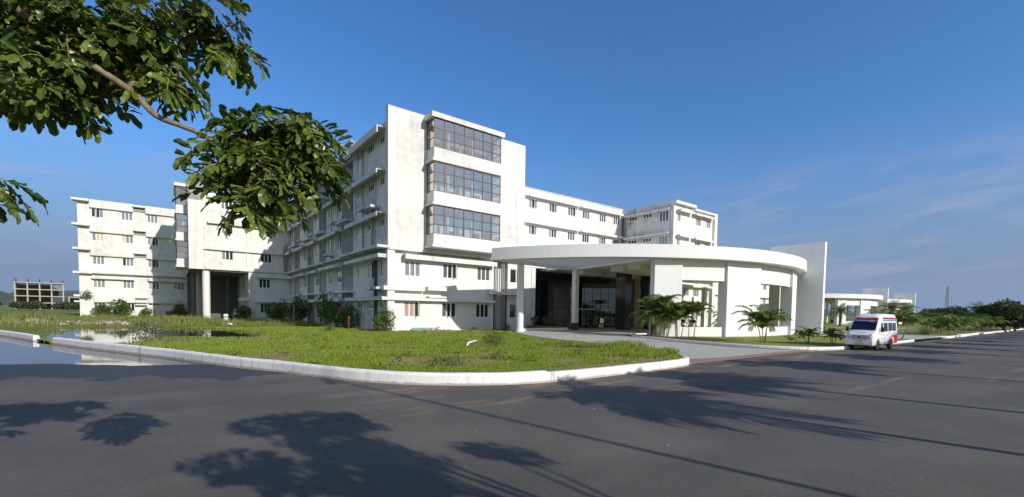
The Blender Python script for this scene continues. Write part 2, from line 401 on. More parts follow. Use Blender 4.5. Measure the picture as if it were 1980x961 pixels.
drive_c = [tuple(p.xy) for p in catmull([(x,y,0) for x,y in DRIVE_W], 5)]
isle_c = [tuple(p.xy) for p in catmull([(x,y,0) for x,y in ISLE], 5)]
islee_c = [tuple(p.xy) for p in catmull([(x,y,0) for x,y in ISLE_E], 4)]
POND = [(-9.0,58.5),(-5,59.4),(-.8,59.3),(2.5,54),(4.3,47.5),(5.6,40.5),(4.2,37.2),(2.2,36.0),(-.4,35.4),(-1.7,33.6),(-2.2,30.2),(-3.1,29.9),(-5.1,34.4),(-6.2,38.0),(-6.6,44),(-7.6,51)]
def seg_d(p, poly, closed=False):
    best = 1e9; n = len(poly)
    for i in range(n if closed else n-1):
        ax, ay = poly[i]; bx, by = poly[(i+1) % n]
        dx, dy = bx-ax, by-ay; t = ((p[0]-ax)*dx+(p[1]-ay)*dy)/(dx*dx+dy*dy+1e-12); t = min(1, max(0, t))
        d = (p[0]-ax-t*dx)**2+(p[1]-ay-t*dy)**2
        if d < best: best = d
    return sqrt(best)
def inside(p, poly):
    c = False; n = len(poly); j = n-1
    for i in range(n):
        a, b = poly[i], poly[j]
        if (a[1] > p[1]) != (b[1] > p[1]) and p[0] < (b[0]-a[0])*(p[1]-a[1])/(b[1]-a[1])+a[0]: c = not c
        j = i
    return c
def nz(x, y, s, o=0): return noise.noise(Vector((x*s+o, y*s-o, o*.7)))
KC = KERB
def lawn_h(x, y):
    dk = seg_d((x, y), KC)
    dd = seg_d((x, y), DRIVE_W)
    b = .03 + .235*(1-smooth(.8, 13, dk)) + .03*nz(x, y, .35) + .012*nz(x, y, 1.3, 3)
    b = b*(.35+.65*smooth(0, 3.5, dd) if y > 17 else 1)
    if x < 9 and 25 < y < 66:
        s = seg_d((x, y), POND, True)*(-1 if inside((x, y), POND) else 1)
        s += .9*nz(x, y, .4, 9) + .45*nz(x, y, 1.4, 4)
        t = smooth(-.9, 1.3, s); b = b*t - .16*(1-t)
    if x < 4 and y > 59: b += .25*smooth(59, 66, y) + .12*nz(x, y, .3)
    return b
PATH = [(2.2,29.2),(3.6,30.2),(5.4,31.2),(7.4,30.4),(10,29.9),(15,33.6),(19,34.3),(27,34.6)]
def dirt(x, y):
    v = max(0, 1-seg_d((x, y), PATH)/1.0) if 1 < x < 28 and 27 < y < 37 else 0
    for cx, cy, r in ((10.6,16.4,2.1),(9.0,14.6,1.6),(12.6,17.6,1.5),(7.0,13.6,.9),(12.4,12.4,1.0),(17.7,31.3,2.2),(22,33,2.0),(14.5,12.2,.8),(6.5,18.5,.8)):
        v = max(v, 1.1-sqrt(((x-cx)/1.5)**2+((y-cy))**2)/r)
    if 9.2 < x < 17.5 and y < 12.5: v = max(v, 1.1-abs(seg_d((x, y), KC)-.55)/.55)
    v = v + .55*nz(x, y, .55, 5) + .3*nz(x, y, 1.7, 8)
    v = max(v, .75*smooth(.52, .75, .5+.75*nz(x, y, .28, 21)) if dirt_zone(x, y) else 0)
    return smooth(.2, .75, v)
def dirt_zone(x, y): return x > -2 and y < 45
def fill(name, outer, hf, m, step, box=None, attr=None, coarse=6.0):
    """one sheet inside a polygon: fine points in box, coarse points elsewhere"""
    pts = []; out2 = []
    n = len(outer)
    for i in range(n):
        a, b = Vector(outer[i]), Vector(outer[(i+1) % n]); L = (b-a).length
        k = max(1, int(L/coarse)) if L > coarse else 1
        for j in range(k): out2.append(tuple(a+(b-a)*j/k))
    xs = [p[0] for p in outer]; ys = [p[1] for p in outer]
    def grid(x0, x1, y0, y1, st, skip=None):
        nx = int((x1-x0)/st)+1; ny = int((y1-y0)/st)+1
        for i in range(nx):
            for j in range(ny):
                x = x0+i*st+random.uniform(-.22,.22)*st; y = y0+j*st+random.uniform(-.22,.22)*st
                if skip and skip[0] < x < skip[1] and skip[2] < y < skip[3]: continue
                if inside((x, y), outer) and seg_d((x, y), outer, True) > st*.35: pts.append((x, y))
    if step:
        bx = box or (min(xs), max(xs), min(ys), max(ys))
        grid(*bx, step)
        if box: grid(min(xs), max(xs), min(ys), max(ys), coarse, box)
    k = len(out2)
    vs = [Vector(p) for p in out2+pts]
    r = geometry.delaunay_2d_cdt(vs, [(i, (i+1) % k) for i in range(k)], [], 1, 1e-4)
    v2, f2 = r[0], r[2]
    me = bpy.data.meshes.new(name); me.from_pydata([(v.x, v.y, hf(v.x, v.y)) for v in v2], [], [list(f) for f in f2])
    me.update()
    if me.polygons and sum(p.normal.z for p in me.polygons) < 0: me.flip_normals()
    me.materials.append(m); me.polygons.foreach_set('use_smooth', [True]*len(me.polygons))
    if attr:
        a = me.attributes.new('dirt', 'FLOAT', 'POINT'); a.data.foreach_set('value', [attr(v.x, v.y) for v in v2])
    return struct(inst(me, name))
def road_h(x, y):
    t = y+.65*x-20.3+.5*nz(x, y, .35, 2)
    return -.02*smooth(-4, 0, t)-.14*smooth(0, 8, t) if x < 6 else 0.0
ROAD = [(-70,150),(-40,120)]+list(reversed(LEFTK))+kerb_c+[(20,10.32),(31.2,10.32),(32.7,10.1),(34.6,9.9),(52.0,9.9),(64,9.6),(300,9.6),(300,-1.6),(2,-1.6),(-1.5,-1.2),(-2.6,1.5),(-5,6),(-16,24),(-60,90)]
fill('road', ROAD, road_h, M['asphalt'], 1.2, (-12, 6, 5, 40))
LAWN = kerb_c + drive_c[1:] + [(29,40),(34,45),(40,60),(40,140),(-60,145),(-34,112)] + list(reversed(LEFTK))
fill('lawn', LAWN, lawn_h, M['lawn'], .62, (-10, 28, 9, 62), dirt, 4.0)
def isle_h(x, y):
    r = sqrt((x-47.5)**2+(y-43.2)**2)
    h = .15*smooth(20, 23.2, r) if x < 62 else .13
    return h - .12*smooth(30, 60, y) + .015*nz(x, y, .5)
EAST = isle_c + islee_c[1:4] + [(53.2,9.85),(64,9.6),(290,9.6),(290,140),(40,140),(40,60),(36,45),(36.5,30)]
fill('lawn_verge', EAST, isle_h, M['neat'], 1.0, (29, 66, 9.5, 30), None, 6.0)
def drive_h(x, y): return .016+.10*smooth(13, 27, y)
DRIVE = [(17.75,10.42),(31.3,10.42),(32.6,10.3)]
def drive_poly():
    return [(17.4,10.35)]+drive_c+[(28.4,36.2),(33,42),(62.5,43.4),(60,30),(60,24),(47,27),(38.5,28)] + isle_c[:-6] + [(31.0,10.7)]
fill('driveway', drive_poly(), drive_h, M['paving'], 1.5)
def flat(z): return lambda x, y: z
fill('driveway_exit', [(53.4,9.95),(63.8,9.7),(64.2,14),(62.6,24),(60.6,40),(57,40),(56,25),(53.2,18),(53.5,14)], flat(.172), M['paving'], 0)
fill('red_border', [(17.55,10.30),(31.6,10.30),(31.05,10.95),(26.8,11.15),(22.3,11.1),(20.3,11.35),(18.6,12.0)], lambda x, y: drive_h(x, y)+.007, M['redpaving'], 0)
def band(name, line, w, m, hf):
    L = [Vector(p) for p in line]; a = []; b = []
    for i, p in enumerate(L):
        t = (L[min(i+1, len(L)-1)]-L[max(i-1, 0)]).normalized(); n = Vector((-t.y, t.x)); a.append(tuple(p+n*w/2)); b.append(tuple(p-n*w/2))
    return fill(name, a+b[::-1], hf, m, 0)
dh = lambda x, y: drive_h(x, y)+.009
band('red_border', [tuple(Vector(p)+Vector((-.42, .0))) for p in isle_c[8:46]], .28, M['redpaving'], dh)
band('red_border', [(23.6,22.4),(26.5,20.6),(29.7,19.4)], .35, M['redpaving'], dh)
band('red_border', [(26.4,31.3),(31,29.2),(37,27.9)], .35, M['redpaving'], dh)
# flood water lying over the dipped side road and the hollow behind the kerb
fill('water', [(-90,120),(-60,10),(-8,12),(2.4,16),(4.5,20),(7.5,34),(9,45),(6,62),(-20,80),(-40,110)], flat(-.021), M['water'], 0)
fill('verge', [(-60,90),(-16,24),(-5,6),(-2.6,1.5),(-1.5,-1.2),(2,-1.6),(300,-1.6),(300,-60),(-90,-60),(-90,90)], lambda x, y: .04, M['neat'], 0)
def sweep(name, line, w, h, z0=-.12, zf=None, m=None):
    L = [Vector(p) for p in line]; b = MB(); n = len(L); vs = []; k = 8
    for i, p in enumerate(L):
        t = (L[min(i+1, n-1)]-L[max(i-1, 0)]).normalized(); q = Vector((-t.y, t.x)); z = zf(p.x, p.y) if zf else 0
        j = .012*nz(p.x, p.y, .9, 7)
        for o, hh in ((-w/2-.015, z0), (-w/2, h*.8+j), (-w*.42, h*.94+j), (-w*.28, h+j), (w*.28, h+j), (w*.42, h*.94+j), (w/2, h*.8+j), (w/2+.015, z0)):
            vs.append((p.x+q.x*o, p.y+q.y*o, z+hh))
    fs = [(i*k+j, i*k+j+1, (i+1)*k+j+1, (i+1)*k+j) for i in range(n-1) for j in range(k-1)]
    fs += [tuple(reversed(range(k))), tuple((n-1)*k+j for j in range(k))]
    b.add(vs, fs); return struct(b.build(name, m or M['kerb'], smooth=False))
i0 = min(range(len(kerb_c)), key=lambda i: abs(kerb_c[i][0]-9.2)+abs(kerb_c[i][1]-10.1))
sweep('kerb', kerb_c[:i0+1], .27, .345)
sweep('kerb', kerb_c[i0:], .24, .30)
sweep('kerb', drive_c, .14, .05, -.25, lambda x, y: drive_h(x, y)-.0)
sweep('kerb', isle_c, .2, .21)
sweep('kerb', islee_c, .2, .20)
sweep('kerb', [tuple(p.xy) for p in catmull([(x,y,0) for x,y in LEFTK[:5]], 4)], .27, .33)
e1 = [tuple(p.xy) for p in catmull([(66.5,16,0),(64.6,13.4,0),(64.0,11,0),(64.6,9.8,0),(66.5,9.55,0),(75,9.5,0)], 5)]
sweep('kerb', e1, .2, .24)
for x0, x1, yy in ((75.4,88,9.75),(88.6,103,9.6),(103.6,124,9.6),(124.6,150,9.6),(151,200,9.6)):
    sweep('kerb', [tuple(p.xy) for p in catmull([(x0+1.5,yy+1.6,0),(x0+.2,yy+.5,0),(x0+1.5,yy,0),(x0+5,yy,0),(x1-2,yy,0),(x1,yy+.4,0)], 4)], .2, .24)
for yy, x0, x1 in ((15.5,60,110),(21,66,120),(28,70,140)):
    sweep('path', [(x0,yy),(x1,yy+2)], 1.3, .03, 0, lambda x, y: isle_h(x, y), M['concrete'])
def far_ground():
    xs = [-9000,-4000,-1500,-600,-300,-180,-112,-106]+list(range(-90,260,35))+[270,276,400,700,1500,4000,9000]
    ys = [-9000,-3000,-800,-200,-64,-58]+list(range(-40,128,30))+[132,138,200,320,600,1200,3000,9000]
    vs = [(x, y, -.45 if (-108 < x < 272 and -60 < y < 134) else .03+.1*nz(x, y, .02)) for y in ys for x in xs]
    n = len(xs); b = MB().add(vs, [(j*n+i, j*n+i+1, (j+1)*n+i+1, (j+1)*n+i) for j in range(len(ys)-1) for i in range(n-1)])
    struct(b.build('ground', M['field']))
far_ground()
def hill_range(name, ang0, ang1, R, hmax, seed, depth=900):
    n = 70; b = MB(); vs = []
    for k in range(3):
        for i in range(n+1):
            a = radians(ang0+(ang1-ang0)*i/n); r = R+(k-1)*depth
            e = sin(pi*i/n)**.5; h = (hmax*e*(.55+.6*noise.fractal(Vector((i*.09+seed, seed, 0)), .9, 2.1, 5)) if k == 1 else -5)
            vs.append((r*cos(a), r*sin(a), max(h, 1) if k == 1 else -5))
    fs = [(k*(n+1)+i, k*(n+1)+i+1, (k+1)*(n+1)+i+1, (k+1)*(n+1)+i) for k in range(2) for i in range(n)]
    b.add(vs, fs); return struct(b.build(name, M['hill'], smooth=True))
hill_range('hills', 90, 122, 5200, 230, 3.1)
hill_range('hills', 94, 126, 3600, 110, 8.4)
hill_range('hills', 4, 24, 5200, 120, 5.7)

# ------------------------------------------------------------------ grass blades
def blades(name, P, H, W, m, lean=.35):
    n = len(P); a = rng.uniform(0, 2*pi, n); l = rng.uniform(.1, 1, n)*lean; b = rng.uniform(0, 2*pi, n)
    w = np.stack([np.cos(a), np.sin(a), np.zeros(n)], 1)*W[:, None]/2
    tip = P + np.stack([np.cos(b)*l*H, np.sin(b)*l*H, H], 1)
    mid = P + np.stack([np.cos(b)*l*H*.35, np.sin(b)*l*H*.35, H*.6], 1)
    V = np.stack([P-w, P+w, mid+w*.75, tip, mid-w*.75], 1).reshape(-1, 3)
    me = bpy.data.meshes.new(name); me.vertices.add(5*n); me.vertices.foreach_set('co', V.astype(np.float32).ravel())
    me.loops.add(5*n); me.loops.foreach_set('vertex_index', np.arange(5*n, dtype=np.int32))
    me.polygons.add(n); me.polygons.foreach_set('loop_start', np.arange(0, 5*n, 5, dtype=np.int32))
    me.update(calc_edges=True); me.materials.append(m)
    o = inst(me, name); o['kind'] = 'stuff'; return o
def grow():
    pts = []; hs = []; tries = 0; tall = []; th = []
    while len(pts) < 24000 and tries < 260000:
        tries += 1
        d = 10+46*random.random()**1.45; a = radians(random.uniform(8, 116)); x, y = d*cos(a), d*sin(a)
        if y < 9.8 or not (-6 < x < 27.3): continue
        if not inside((x, y), LAWN) or min(seg_d((x, y), kerb_c[::3]), 9) < .15 or seg_d((x, y), DRIVE_W) < .22: continue
        h = lawn_h(x, y)
        if h < -.012 or (y > 41 and x > 16): continue
        di = dirt(x, y)
        if random.random() < di*.93: continue
        cl = .5+.9*nz(x, y, .45, 31)+.4*nz(x, y, 1.6, 13)
        if cl < .1 and random.random() < .75: continue
        pts.append((x, y, h)); g = .045+.10*max(0, cl)
        if h < .03 and y > 25: g *= 1.3
        if x > 14.5 and y < 21: g *= 1.0+1.5*smooth(14.5, 18, x)*smooth(.35, .7, cl+.25)
        hs.append(g)
    P = []; H = []; W = []
    for (x, y, h), g in zip(pts, hs):
        d = sqrt(x*x+y*y); k = 8
        for i in range(k):
            r = random.gauss(0, .11); r2 = random.gauss(0, .11)
            P.append((x+r, y+r2, h-.01)); H.append(g*random.uniform(.55, 1.35)); W.append(.006+.0006*d)
    blades('grass', np.array(P), np.array(H), np.array(W), M['grass'])
    P = []; H = []; W = []
    while len(P) < 15000:
        x = random.uniform(-45, 17); y = random.uniform(58.8, 104)
        if y > 60+(44*random.random()**1.3 if random.random() < .8 else 44): continue
        if x > 3 and y > 84.5 or x > 15.5: continue
        h = lawn_h(x, y)
        if h < -.01: continue
        cl = .5+nz(x, y, .2, 3)
        for i in range(5):
            P.append((x+random.gauss(0, .25), y+random.gauss(0, .25), h-.02)); H.append(random.uniform(.25, .7)*(.5+max(.1, cl))); W.append(.05)
    blades('tall_grass', np.array(P), np.array(H), np.array(W), M['grassdry'])
grow()

def weeds():
    P = []; S = []; D = []
    for _ in range(900):
        d = 11+34*random.random()**1.3; a = radians(random.uniform(12, 112)); x, y = d*cos(a), d*sin(a)
        if y < 9.8 or not (-5 < x < 27) or (y > 41 and x > 16) or not inside((x, y), LAWN) or seg_d((x, y), kerb_c[::3]) < .2 or seg_d((x, y), DRIVE_W) < .3: continue
        h = lawn_h(x, y)
        if h < 0 or nz(x, y, .3, 41) < -.05: continue
        r = random.uniform(.08, .3)
        for i in range(int(10+40*r)):
            q = random.random()**.6*r; b = random.uniform(0, 6.28); P.append((x+q*cos(b), y+q*sin(b), h+random.uniform(.03, .1+.6*r))); D.append((cos(b), sin(b), .5)); S.append(random.uniform(.05, .13))
    n = len(P); D = np.array(D)+rng.normal(size=(n,3))*.4; D /= np.linalg.norm(D, axis=1)[:,None]; W = np.cross(D, rng.normal(size=(n,3))+np.array([0,0,1.5])); W /= np.linalg.norm(W, axis=1)[:,None]; S = np.array(S)[:,None]; P = np.array(P)
    V = np.stack([P, P+D*S*.45+W*S*.3, P+D*S, P+D*S*.45-W*S*.3], 1).reshape(-1,3)
    me = bpy.data.meshes.new('weeds'); me.from_pydata(V.tolist(), [], [(4*i,4*i+1,4*i+2,4*i+3) for i in range(n)]); me.materials.append(M['bushleaf']); inst(me, 'weeds')['kind'] = 'stuff'
weeds()
# ------------------------------------------------------------------ windows and walls
PANES = {'grey': 'pane_grey', 'dark': 'pane_dark', 'mid': 'pane_mid', 'curtain': 'pane_curtain', 'board': 'pane_board'}
_wm = {}
def win_mesh(w, h, n, var, opened):
    k = (w, h, n, var, opened)
    if k in _wm: return _wm[k]
    b = MB(); f = .055
    b.box(-w/2, w/2, .05, .12, 0, f); b.box(-w/2, w/2, .05, .12, h-f, h)
    b.box(-w/2, -w/2+f, .05, .12, f, h-f); b.box(w/2-f, w/2, .05, .12, f, h-f)
    iw = (w-2*f)/n; s = .06
    for i in range(n):
        x0 = -w/2+f+i*iw; x1 = x0+iw
        if i == opened:           # casement swung outwards on its hinge
            L = iw-.02; a = 1.15; c = (x0+.01, .05)
            for u0, u1, z0, z1 in ((0, s, f, h-f), (L-s, L, f, h-f), (s, L-s, f, f+s), (s, L-s, h-f-s, h-f)):
                um = (u0+u1)/2
                b.obox((c[0]+um*cos(a), c[1]-um*sin(a), (z0+z1)/2), u1-u0, .04, z1-z0, -a)
            continue
        b.box(x0+.003, x0+s, .058, .10, f, h-f); b.box(x1-s, x1-.003, .058, .10, f, h-f)
        b.box(x0+s, x1-s, .058, .10, f, f+s); b.box(x0+s, x1-s, .058, .10, h-f-s, h-f)
    fr = b.mesh('window', M['frame'])
    p = MB(); vs = var.split('/')
    for i in range(n):
        x0 = -w/2+f+i*iw; x1 = x0+iw
        p.box(x0, x1, .085, .13, f*.5, h-f*.5, (2 if i == opened else min(i, 1)))
    mats = [M[PANES[vs[0]]], M[PANES[vs[-1]]], M['dark']]
    pm = p.mesh('pane', mats); _wm[k] = (fr, pm); return _wm[k]
class Wall:
    def __init__(s, p0, p1, z0, z1, m, depth=.14, name='wall'):
        s.p0 = Vector(p0); s.p1 = Vector(p1); s.d = (s.p1-s.p0).normalized(); s.L = (s.p1-s.p0).length
        s.n = Vector((s.d.y, -s.d.x)); s.z0 = z0; s.z1 = z1; s.m = m; s.depth = depth; s.h = []; s.w = []; s.name = name
        s.rz = atan2(s.d.y, s.d.x)
    def u(s, c):
        return (c-s.p0.x)/s.d.x if abs(s.d.x) > abs(s.d.y) else (c-s.p0.y)/s.d.y
    def win(s, c, z, w, h, n=3, var='mid', op=-1):
        u = s.u(c); s.h.append((u-w/2, u+w/2, z, z+h)); s.w.append((u, z, w, h, n, var, op)); return s
    def hole(s, c0, c1, z0, z1):
        a, b = sorted((s.u(c0), s.u(c1))); s.h.append((a, b, z0, z1)); return s
    def build(s, parent):
        us = sorted({0, s.L, *[q for h in s.h for q in h[:2]]}); zs = sorted({s.z0, s.z1, *[q for h in s.h for q in h[2:]]})
        us = [u for u in us if -1e-6 <= u <= s.L+1e-6]; zs = [z for z in zs if s.z0-1e-6 <= z <= s.z1+1e-6]
        b = MB(); P = lambda u, z, i=0: (*(s.p0+s.d*u-s.n*i), z)
        for i in range(len(us)-1):
            run = None
            for j in range(len(zs)-1):
                um, zm = (us[i]+us[i+1])/2, (zs[j]+zs[j+1])/2
                if any(h[0] < um < h[1] and h[2] < zm < h[3] for h in s.h): continue
                b.quad(P(us[i], zs[j]), P(us[i+1], zs[j]), P(us[i+1], zs[j+1]), P(us[i], zs[j+1]))
        D = s.depth
        for a, c, e, f in s.h:
            b.quad(P(a,e), P(a,e,D), P(c,e,D), P(c,e)); b.quad(P(a,f), P(c,f), P(c,f,D), P(a,f,D))
            b.quad(P(a,e), P(a,f), P(a,f,D), P(a,e,D)); b.quad(P(c,e), P(c,e,D), P(c,f,D), P(c,f))
        s.o = b.build(s.name, s.m, parent, w=True)
        off = wloc(parent)
        for u, z, w, h, n, var, op in s.w:
            fr, pm = win_mesh(round(w, 2), round(h, 2), n, var, op)
            q = s.p0+s.d*u
            o = inst(fr, 'window', parent, Vector((q.x, q.y, z))-off, s.rz); inst(pm, 'pane', o)
        return s.o
    def box(s, parent, name, c0, c1, z0, z1, d, m, back=.06):
        a, e = sorted((s.u(c0), s.u(c1))); pts = [s.p0+s.d*a+s.n*d, s.p0+s.d*e+s.n*d, s.p0+s.d*e-s.n*back, s.p0+s.d*a-s.n*back]
        return MB().prism([tuple(p) for p in pts], z0, z1).build(name, m, parent, w=True, bevel=.012)
    def shade(s, parent, c0, c1, z0, z1, d, m, back=.06):
        """concrete sunshade: thin slab with a deeper front lip"""
        a, e = sorted((s.u(c0), s.u(c1))); P = lambda u, i: tuple(s.p0+s.d*u+s.n*i)
        b = MB(); lip = min(.12, d*.4)
        b.prism([P(a,d), P(e,d), P(e,d-lip), P(a,d-lip)], z0, z1)
        b.prism([P(a,d-lip), P(e,d-lip), P(e,-back), P(a,-back)], z1-.10, z1-.004)
        return b.build('sunshade', m, parent, w=True, bevel=.012)
TOPS = [3.03, 7.1, 11.15, 15.2, 19.2]
rv = random.Random(5)
def var(): return rv.choice(['mid', 'dark', 'grey', 'mid/dark', 'dark/mid', 'grey/dark', 'mid'])
def opn(n=3): return rv.choice([-1, -1, -1, n-1, 1 if n > 1 else -1])
def pipe(parent, pts, r=.06, m='pipe', name='downpipe'):
    return MB().tube(pts, r, 7).build(name, M[m], parent, smooth=True, w=True)

# ------------------------------------------------------------------ front hospital block
def bays(parent, T, name='bay_window'):
    """three glazed bays, one above the other, on a wall; T maps (along, out, z) to the world"""
    a0, a1, D = 0, 8.05, 1.55
    def box(b, u0, u1, o0, o1, z0, z1, mi=0):
        ps = [T(u0,o0), T(u1,o0), T(u1,o1), T(u0,o1)]; b.prism([tuple(p) for p in ps], z0, z1, mi)
    lv = [(9.69, 12.45), (13.80, 16.60), (18.01, 20.82)]
    for i, (g0, g1) in enumerate(lv):
        s = MB(); box(s, a0, a1, -.3, D, g0-1.08, g0); box(s, a0-.18, a1+.04, -.3, D+.14, g0-1.32, g0-1.083)
        s.build('bay_sill', M['tower'], parent, w=True, bevel=.02)
        f = MB(); r = .035; n = 7
        for k in range(n+1):
            u = a0+.06+(a1-a0-.12)*k/n; box(f, u-r, u+r, D-.10, D-.03, g0, g1)
        for z in (g0+.03, g0+(g1-g0)/3, g0+2*(g1-g0)/3, g1-.04):
            box(f, a0+.1, a1-.1, D-.095, D-.035, z-r, z+r)
            for u in (a0+.06, a1-.06): box(f, u-r, u+r, .05, D-.11, z-r, z+r)
        for u in (a0+.06, a1-.06): box(f, u-r, u+r, .0, .07, g0, g1)
        w = f.build(name, M['brown'], parent, w=True)
        p = MB(); box(p, a0+.1, a1-.1, D-.07, D-.062, g0+.02, g1-.02)
        for u in (a0+.06, a1-.06): box(p, u-.004, u+.004, .05, D-.11, g0+.02, g1-.02)
        p.build('pane', M['clear'], w, w=True)
        q = MB(); box(q, a0-.02, a1+.02, -1.2, -.65, g0-.25, g0-.10); box(q, a0-.02, a1+.02, -1.2, -.65, g1+.03, g1+.2); box(q, a0-.02, a1+.02, -1.35, -1.2, g0-.1, g1+.03)
        box(q, a0-.17, a0-.02, -1.2, -.65, g0-.1, g1+.03); box(q, a1+.02, a1+.17, -1.2, -.65, g0-.1, g1+.03)
        box(q, 4.2, 4.3, -1.18, -.6, g0-.09, g1+.02)
        q.build('room', M['room'], parent, w=True)
        for u in (2.3, 5.25):
            d = MB(); box(d, u-.13, u+.13, .0, .3, g0+.003, g1-.003); d.build('bay_column', M['white'], parent, w=True)
        for q0, q1, hh, mm in ((.6,1.3,1.3,'pane_grey'),(2.9,3.7,.9,'pane_grey'),(4.5,5.0,.75,'pane_curtain'),(6.2,6.9,1.0,'pane_mid')):
            e = MB(); box(e, q0, q1, -1.15, -.85, g0-.09, g0+hh); e.build('cabinet', M[mm], parent, w=True)
    c = MB(); box(c, a0-.3, a1+.35, -.3, D+.16, 20.823, 21.3); c.build('bay_roof', M['old'], parent, w=True, bevel=.02)
def hospital():
    R = thing('hospital_block', 'white five-storey hospital block with three brown-framed glass bays stacked on its tall end wall', 'building', (16.6, 41.9, 0))
    O, F, W = M['old'], M['flank'], M['white']
    t = Wall((16.6,41.4), (33.2,41.4), 7.95, 21.4, M['tower'], .6)
    for g0, g1 in ((9.69,12.45),(13.8,16.6),(18.01,20.82)): t.hole(20.62, 28.63, g0, g1)
    t.build(R)
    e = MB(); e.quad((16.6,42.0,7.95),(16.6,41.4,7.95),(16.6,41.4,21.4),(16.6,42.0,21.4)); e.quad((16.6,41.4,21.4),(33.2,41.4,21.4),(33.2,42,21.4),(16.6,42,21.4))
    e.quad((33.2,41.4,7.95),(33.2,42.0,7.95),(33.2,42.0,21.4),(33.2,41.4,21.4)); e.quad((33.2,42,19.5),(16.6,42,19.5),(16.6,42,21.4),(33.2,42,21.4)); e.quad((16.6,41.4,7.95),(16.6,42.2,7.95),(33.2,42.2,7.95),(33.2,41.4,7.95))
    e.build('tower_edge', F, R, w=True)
    bays(R, lambda u, o: (20.6+u, 41.4-o))
    low = Wall((16.62,41.95), (29.3,41.95), -.4, 7.95, M['white'])
    for c, z, v, o in ((19.4,5.47,'grey',-1),(23.67,5.5,'mid/dark',2),(27.94,5.5,'mid',-1),(19.34,1.42,'curtain',2),(23.57,1.4,'mid/dark',1),(27.82,1.38,'dark',1)): low.win(c, z, 1.78, 1.62, 3, v, o)
    low.build(R)
    MB().box(16.62, 17.35, 41.52, 41.93, -.4, 7.947).build('pilaster', M['white'], R, w=True, bevel=.015)
    low.shade(R, 18.3, 29.25, 7.14, 7.62, .75, O)
    low.shade(R, 16.0, 29.2, 3.08, 3.36, .62, M['white']); low.box(R, 'sunshade', 16.2, 20.5, 4.05, 4.45, .55, M['white']); low.box(R, 'sunshade', 20.7, 23.0, 4.15, 4.55, .85, M['white']); low.box(R, 'sunshade', 20.9, 23.2, 3.42, 3.6, .66, M['white'])
    rec = Wall((29.3,43.0), (31.3,43.0), -.4, 7.95, M['white']); rec.build(R)
    MB().quad((29.3,43,-.4),(29.3,41.95,-.4),(29.3,41.95,7.95),(29.3,43,7.95)).quad((31.3,41.95,-.4),(31.3,43,-.4),(31.3,43,7.95),(31.3,41.95,7.95)).build('wall', M['white'], R, w=True)
    for x, r, mm in ((29.45,.07,'pipedark'),(29.7,.06,'pipe'),(30.55,.06,'pipe'),(30.8,.07,'pipe'),(31.1,.07,'pipedark')): pipe(R, [(x,42.0+.05*(x>30),-.3),(x,42.0+.05*(x>30),7.8)], r, mm)
    MB().box(28.6, 32.6, 41.1, 42.6, 4.05, 4.4).build('pipe_ledge', O, R, w=True, bevel=.02)
    r2 = Wall((31.3,41.95), (34.85,41.95), -.4, 7.95, M['white'])
    r2.win(32.6, 5.45, 2.0, 1.75, 2, 'dark').win(32.6, 1.35, 2.0, 1.75, 2, 'dark').build(R)
    MB().box(33.25, 62.4, 41.95, 53, 7.5, 7.95).build('low_roof', O, R, w=True)
    MB().box(33.0, 33.15, 42.05, 60, 7.96, 20.0).build('wall', F, R, w=True)
    MB().box(16.95, 33.0, 42.02, 88, 19.3, 19.55).build('roof', M['concrete'], R, w=True)
    # shaded flank
    X0, X1 = 16.8, 18.0
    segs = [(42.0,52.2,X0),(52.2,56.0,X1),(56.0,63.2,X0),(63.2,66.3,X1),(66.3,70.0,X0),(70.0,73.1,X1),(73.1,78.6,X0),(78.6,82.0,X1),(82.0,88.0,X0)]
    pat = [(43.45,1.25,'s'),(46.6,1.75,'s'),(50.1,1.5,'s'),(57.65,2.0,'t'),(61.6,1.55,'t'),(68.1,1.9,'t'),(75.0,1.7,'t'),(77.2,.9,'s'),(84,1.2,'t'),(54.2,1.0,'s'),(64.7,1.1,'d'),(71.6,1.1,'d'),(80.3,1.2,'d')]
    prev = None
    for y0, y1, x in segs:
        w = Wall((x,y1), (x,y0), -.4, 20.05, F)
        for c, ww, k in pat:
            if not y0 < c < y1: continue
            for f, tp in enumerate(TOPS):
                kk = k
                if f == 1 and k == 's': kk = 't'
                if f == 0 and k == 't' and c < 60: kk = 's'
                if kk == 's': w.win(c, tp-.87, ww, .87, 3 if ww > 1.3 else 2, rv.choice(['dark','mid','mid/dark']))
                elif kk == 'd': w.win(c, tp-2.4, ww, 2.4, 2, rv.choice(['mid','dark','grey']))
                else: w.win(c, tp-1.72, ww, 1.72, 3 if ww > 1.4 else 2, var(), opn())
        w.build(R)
        if prev is not None and prev != x:
            a, b = min(prev, x), max(prev, x)
            m = MB()
            if x > prev: m.quad((b,y0,-.4),(a,y0,-.4),(a,y0,20.05),(b,y0,20.05))
            else: m.quad((a,y0,-.4),(b,y0,-.4),(b,y0,20.05),(a,y0,20.05))
            m.build('wall', F, R, w=True)
        prev = x
        if x == X0:
            for f, tp in enumerate(TOPS):
                if f == 1: w.box(R, 'sunshade', y0-.25, y1+.25, 7.14, 7.5, 1.05-.2*(y0 > 60), F)
                elif f == 0: w.box(R, 'sunshade', y0-.5, y1+.5, 3.06, 3.42, .8, F)
                elif f == 4:
                    a = y0+.25 if y0 < 43 else y0; w.shade(R, a, y1+.1, 18.95, 19.62 if y0 < 43 else 19.5, 1.0, F)
                else: w.shade(R, y0+(.4 if y0 < 43 else -.1), y1+.15, tp, tp+.42, 1.0-.25*(f == 3 and y0 > 50), F)
            MB().box(x-.12, x+.2, y0+.02, y1-.02, 20.053, 20.16).build('coping', F, R, w=True)
        else:
            MB().box(X0+.02, x+.1, y0+.02, y1-.02, 19.75, 20.04).build('sunshade', F, R, w=True)
